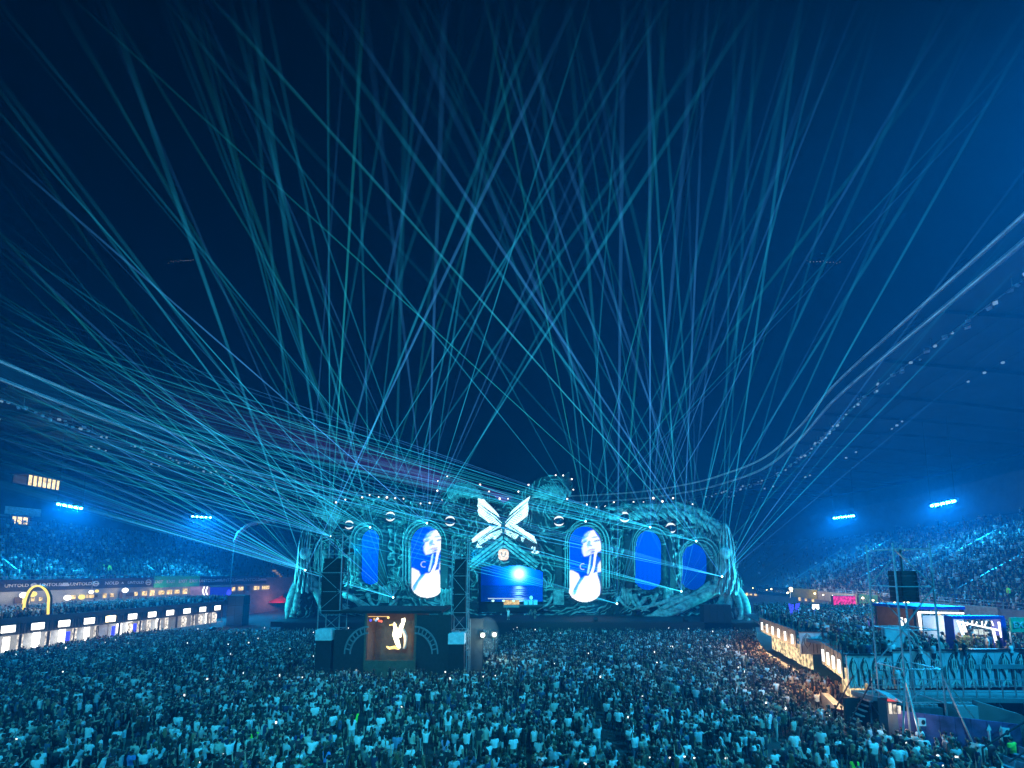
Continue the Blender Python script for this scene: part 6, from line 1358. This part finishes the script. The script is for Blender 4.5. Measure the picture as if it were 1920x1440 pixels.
sp_xy = np.array([(a, b) for a, b, _, _ in SP])
d2 = ((fx_[:, None]-sp_xy[None, :, 0])**2+(fy_[:, None]-sp_xy[None, :, 1])**2).min(1); k = d2 > .42**2; fx_, fy_ = fx_[k], fy_[k]
# the 300 that show largest stand as people of their own, the rest of the crowd is one mass
uv = np.array([proj((x, y, 1.5)) for x, y in zip(fx_, fy_)]); inv_ = (uv[:, 0] > -12) & (uv[:, 0] < 1932) & (uv[:, 1] < 1452)
order = np.argsort(np.where(inv_, fy_, 1e9)); NI = 300-len(SP); own = order[:NI]; restm = np.ones(len(fx_), bool); restm[own] = False
dark = [((.015, .016, .02), 'black'), ((.035, .04, .048), 'charcoal'), ((.06, .10, .18), 'slate blue'), ((.13, .14, .14), 'grey'), ((.05, .06, .04), 'olive'), ((.03, .05, .12), 'navy'), ((.40, .42, .45), 'light grey'), ((.72, .74, .75), 'white'), ((.20, .05, .06), 'dark red')]
folk = [(x, y, c, nm) for x, y, c, nm in SP]
for i in own: c, nm = rl.choices(dark, (26, 16, 8, 10, 8, 7, 9, 13, 3))[0]; folk.append((fx_[i], fy_[i], c, nm))
pj = [proj((x, y, 1.3)) for x, y, _, _ in folk]
vs_ = sorted(range(len(folk)), key=lambda i: -pj[i][1]); per = 25; rowof = {}; rank = {}
for r_ in range(0, len(vs_), per):
    ch = sorted(vs_[r_:r_+per], key=lambda i: pj[i][0])
    for c_i, i in enumerate(ch): rowof[i] = r_//per; rank[i] = c_i
def nth(n): n += 1; return f"{n}{'th' if 10 <= n % 100 <= 20 else {1: 'st', 2: 'nd', 3: 'rd'}.get(n % 10, 'th')}"
PT = {'down': 'arms down', 'phone': 'hands up', 'raise': 'arm raised', 'both': 'arms raised', 'fold': 'arms folded', 'hip': 'arm akimbo', 'walk': 'walking', 'hug': 'arm outstretched'}
for i, (x, y, c, nm) in enumerate(folk):
    vi = rl.choices(range(12), (14, 12, 9, 6, 9, 8, 4, 6, 7, 6, 5, 12))[0]; pose, lh, fe, bd_, shm, lgm, hrm = VARS[vi]
    sh_ = 'vest' if nm == 'high-vis' else ('top' if fe else 't-shirt')
    t = link('person', bd_); t.location = (x, y, 0); t.rotation_euler = (0, 0, rl.gauss(0, .45)+(rl.uniform(1.6, 4.6) if rl.random() < .10 else 0)); s_ = rl.uniform(.87, 1.05); t.scale = (s_*rl.uniform(.97, 1.13), s_, s_)
    sk_ = rl.choice(((.42, .26, .18), (.50, .33, .24), (.46, .29, .20), (.22, .12, .07))); t.color = (*sk_, 1)
    tag(t, f'person in {nm} {sh_}, {PT[pose]}, {nth(rank[i])} from left in {nth(rowof[i])} row from bottom', 'person', 'people nearest the camera in the field crowd')
    o = link('shirt', shm, t); o.color = (*c, 1); o = link('trousers', lgm, t); o.color = (*rl.choice(((.03, .035, .05), (.08, .10, .16), (.012, .013, .016), (.25, .22, .17), (.45, .45, .45))), 1)
    o = link('hair', hrm, t); o.color = (*rl.choice(((.012, .009, .007), (.02, .014, .009), (.010, .008, .007), (.035, .022, .012), (.012, .010, .008), (.12, .08, .04))), 1)
    if pose == 'phone' and rl.random() < .5:
        ph = MB(); ph.box(-.075, .075, .40, .41, 1.47, 1.56); po = ph.build('phone', M['blacksteel'], None); po.parent = t
        lc = MB(); lc.box(-.07, .07, .396, .399, 1.475, 1.555); lo = lc.build('phone_screen', E_['phone'], po)
scatter('field_crowd', np.stack([fx_[restm], fy_[restm], np.zeros(restm.sum())], 1), 'dense standing crowd filling the field up to the stage', face=np.arctan2(fx_[restm]*.35, 70-fy_[restm])*.6)
# phone lights sparkling far out in the crowd: each a lamp of its own
pk = MB().box(-.05, .05, -.01, .01, -.08, .08).mesh('phone_lights', E_['phone']); PHC = bpy.data.collections.new('phones'); PHC.objects.link(bpy.data.objects.new('phone_light', pk)); NGP = crowd_nodes('place phones', PHC)
ii = np.nonzero(restm & (fy_ > 24))[0]; ii = rng.choice(ii, 80, replace=False)
scatter('phone_lights', np.stack([fx_[ii], fy_[ii], rng.uniform(1.62, 1.85, len(ii))], 1), 'tiny bright phone lights sprinkled over the field crowd', NGP, 1, (.5, 1.2), .5, kind='lights')

# ---- stands
def stand_points(side, fill):
    c, n, z0 = STANDS[side]; NR = NRS[side]; P_ = []; E2 = []; fa = []; fe2 = []
    d = np.gradient(c, axis=0); seg = np.linalg.norm(np.diff(c, axis=0), axis=1); cum = np.concatenate([[0], np.cumsum(seg)])
    for i in range(NR):
        off = (i+.45)*TREAD; z = z0+i*RISE; s = np.arange(20.0, cum[-1]-6, .56)+rng.uniform(0, .3)
        k = np.searchsorted(cum, s)-1; k = np.clip(k, 0, len(seg)-1); f = (s-cum[k])/seg[k]; pc = c[k]*(1-f)[:, None]+c[k+1]*f[:, None]; nn = n[k]; p = pc+nn*off
        ang = np.arctan2(-nn[:, 1], -nn[:, 0])-math.pi/2
        ais = np.isin(k, (26, 31, 36, 41, 46, 51) if side == 1 else (24, 29, 34, 39, 44, 49)) & (f < .45)
        occ = rng.random(len(s)) < fill(i/NR, pc[:, 0], pc[:, 1])
        yv = (p[:, 1] > 8) & ~ais
        for m_, tgt, ta in ((occ & yv, P_, fa), (yv, E2, fe2)): tgt.append(np.column_stack([p[m_]+rng.normal(0, .06, (m_.sum(), 2)) if tgt is P_ else p[m_], np.full(m_.sum(), z)])); ta.append(ang[m_])
    return np.vstack(P_), np.concatenate(fa), np.vstack(E2), np.concatenate(fe2)
def stage_turn(p): return np.arctan2(-(0-p[:, 0]), 72-p[:, 1])
fR = lambda h, x, y: np.clip(np.interp(y, [60, 78, 92, 104], [.96, .90, .45, .03]), 0, 1)*np.interp(h, [0, .7, .85, 1], [1, .92, .5, .12])
fL = lambda h, x, y: np.clip(np.interp(y, [80, 95, 104, 114], [.96, .85, .35, .05]), 0, 1)*np.interp(h, [0, .6, .78, 1], [1, .92, .45, .06])
seat_me = MB().box(-.2, .2, -.18, .2, .38, .44).box(-.2, .2, -.24, -.18, .4, .82).mesh('seats', M['seat']); SC_ = bpy.data.collections.new('seats'); SC_.objects.link(bpy.data.objects.new('seat', seat_me)); NGS = crowd_nodes('place seats', SC_)
for side, fn, w_ in ((1, fR, 'right'), (-1, fL, 'left')):
    pp, fa, e2, fe2 = stand_points(side, fn)
    tdir = stage_turn(pp)
    # people in the stands look between straight ahead and the stage
    scatter('stand_crowd', pp, f'crowd standing on the seating rows of the {w_} grandstand', face=-np.arctan2(0-pp[:, 0], 74-pp[:, 1]))
    so = scatter('stand_seats', e2, f'rows of small plastic seats on the {w_} grandstand', NGS, 1, (1, 1), 0.0, face=fe2, kind='seats')
# ---- terraces
tx, ty = cell_points(-74, -55, 12, 84, .6, .62, .4); k = (tx < bar_x(ty)-.9) & (tx > np.interp(ty, [20, 50, 65, 85], [-73.2, -73.2, -72.2, -70.2])) & (rng.random(len(tx)) < .86); tx, ty = tx[k], ty[k]
scatter('terrace_crowd', np.stack([tx, ty, np.full(len(tx), 4.35)], 1), 'crowd on the left terrace above the bar stalls', face=np.full(len(tx), -1.0))
rx, ry = cell_points(23, 58, 28, 62, .66, .68, .4); c0 = np.interp(ry, [28, 33, 33.2, 39, 49, 62], [23.4, 25.4, 28.2, 28.2, 31.0, 37]); hi = np.interp(ry, [28, 48, 62], [46, 52, 56])
k = (rx > c0+.4) & (rx < hi) & (rng.random(len(rx)) < .93) & ~((rx > P(1655, 0, 29).x) & (rx < P(1715, 0, 29).x) & (ry < 31)) & ~((ry > 38.2) & (ry < 39.7)); rx, ry = rx[k], ry[k]
scatter('terrace_crowd', np.stack([rx, ry, np.full(len(rx), ZT)], 1), 'crowd on the two right terraces behind the printed walls', face=np.full(len(rx), .6))
# ---- people on stage
def single(loc, rz, vi, c, lab_, leg=(.02, .02, .03), s_=1.0, cat='person'):
    pose, lh, fe, bd_, shm, lgm, hrm = VARS[vi]; t = link('person', bd_); t.location = loc; t.rotation_euler = (0, 0, rz); t.scale = (s_,)*3; t.color = (.46, .29, .2, 1); tag(t, lab_, cat)
    for nm, me_, cc in (('shirt', shm, c), ('trousers', lgm, leg), ('hair', hrm, (.02, .015, .01))): o = link(nm, me_, t); o.color = (*cc, 1)
single(P(953, 1140, 69) .xy.to_3d()+Vector((0, 0, 2.56)), math.pi, 10, (.8, .8, .75), 'person in white on stage centre with one arm up', (.75, .75, .7), 1.08)
single(Vector((P(995, 1140, 70).x, 69.6, 2.56)), math.pi, 0, (.05, .06, .08), 'person in dark clothes by the instrument tables on stage')
single(Vector((P(1003, 1140, 70).x, 69.8, 2.56)), math.pi, 2, (.1, .1, .1), 'person behind the right instrument table on stage')
single((24.2, 26.9, ZK), -.4, 0, (.2, .3, .32), 'person walking on the walkway near its left end', (.05, .06, .08))
single((25.7, 27.1, ZK), .5, 7, (.5, .52, .55), 'person in grey on the walkway before the printed wall', (.08, .1, .16))
single(P(1893, 1130, 40), .8, 0, (.35, .85, .1), 'person in high-vis vest at the right stand rail')

# ================================================================ haze
hz = MB(); hz.box(-135, 135, -50, 190, -1, 52); ho = hz.build('haze'); tag(ho, 'thin blue lit smoke hanging in the arena', 'haze', kind='stuff')
m = bpy.data.materials.new('haze'); m.use_nodes = True; nt = m.node_tree; nt.nodes.clear(); o = nt.nodes.new('ShaderNodeOutputMaterial'); pv = nt.nodes.new('ShaderNodeVolumePrincipled')
pv.inputs['Density'].default_value = HAZE; pv.inputs['Color'].default_value = (.03, .50, 1.0, 1); pv.inputs['Anisotropy'].default_value = .2
nt.links.new(pv.outputs[0], o.inputs['Volume']); hz_me = ho.data; hz_me.materials.append(m); m.cycles.homogeneous_volume = True
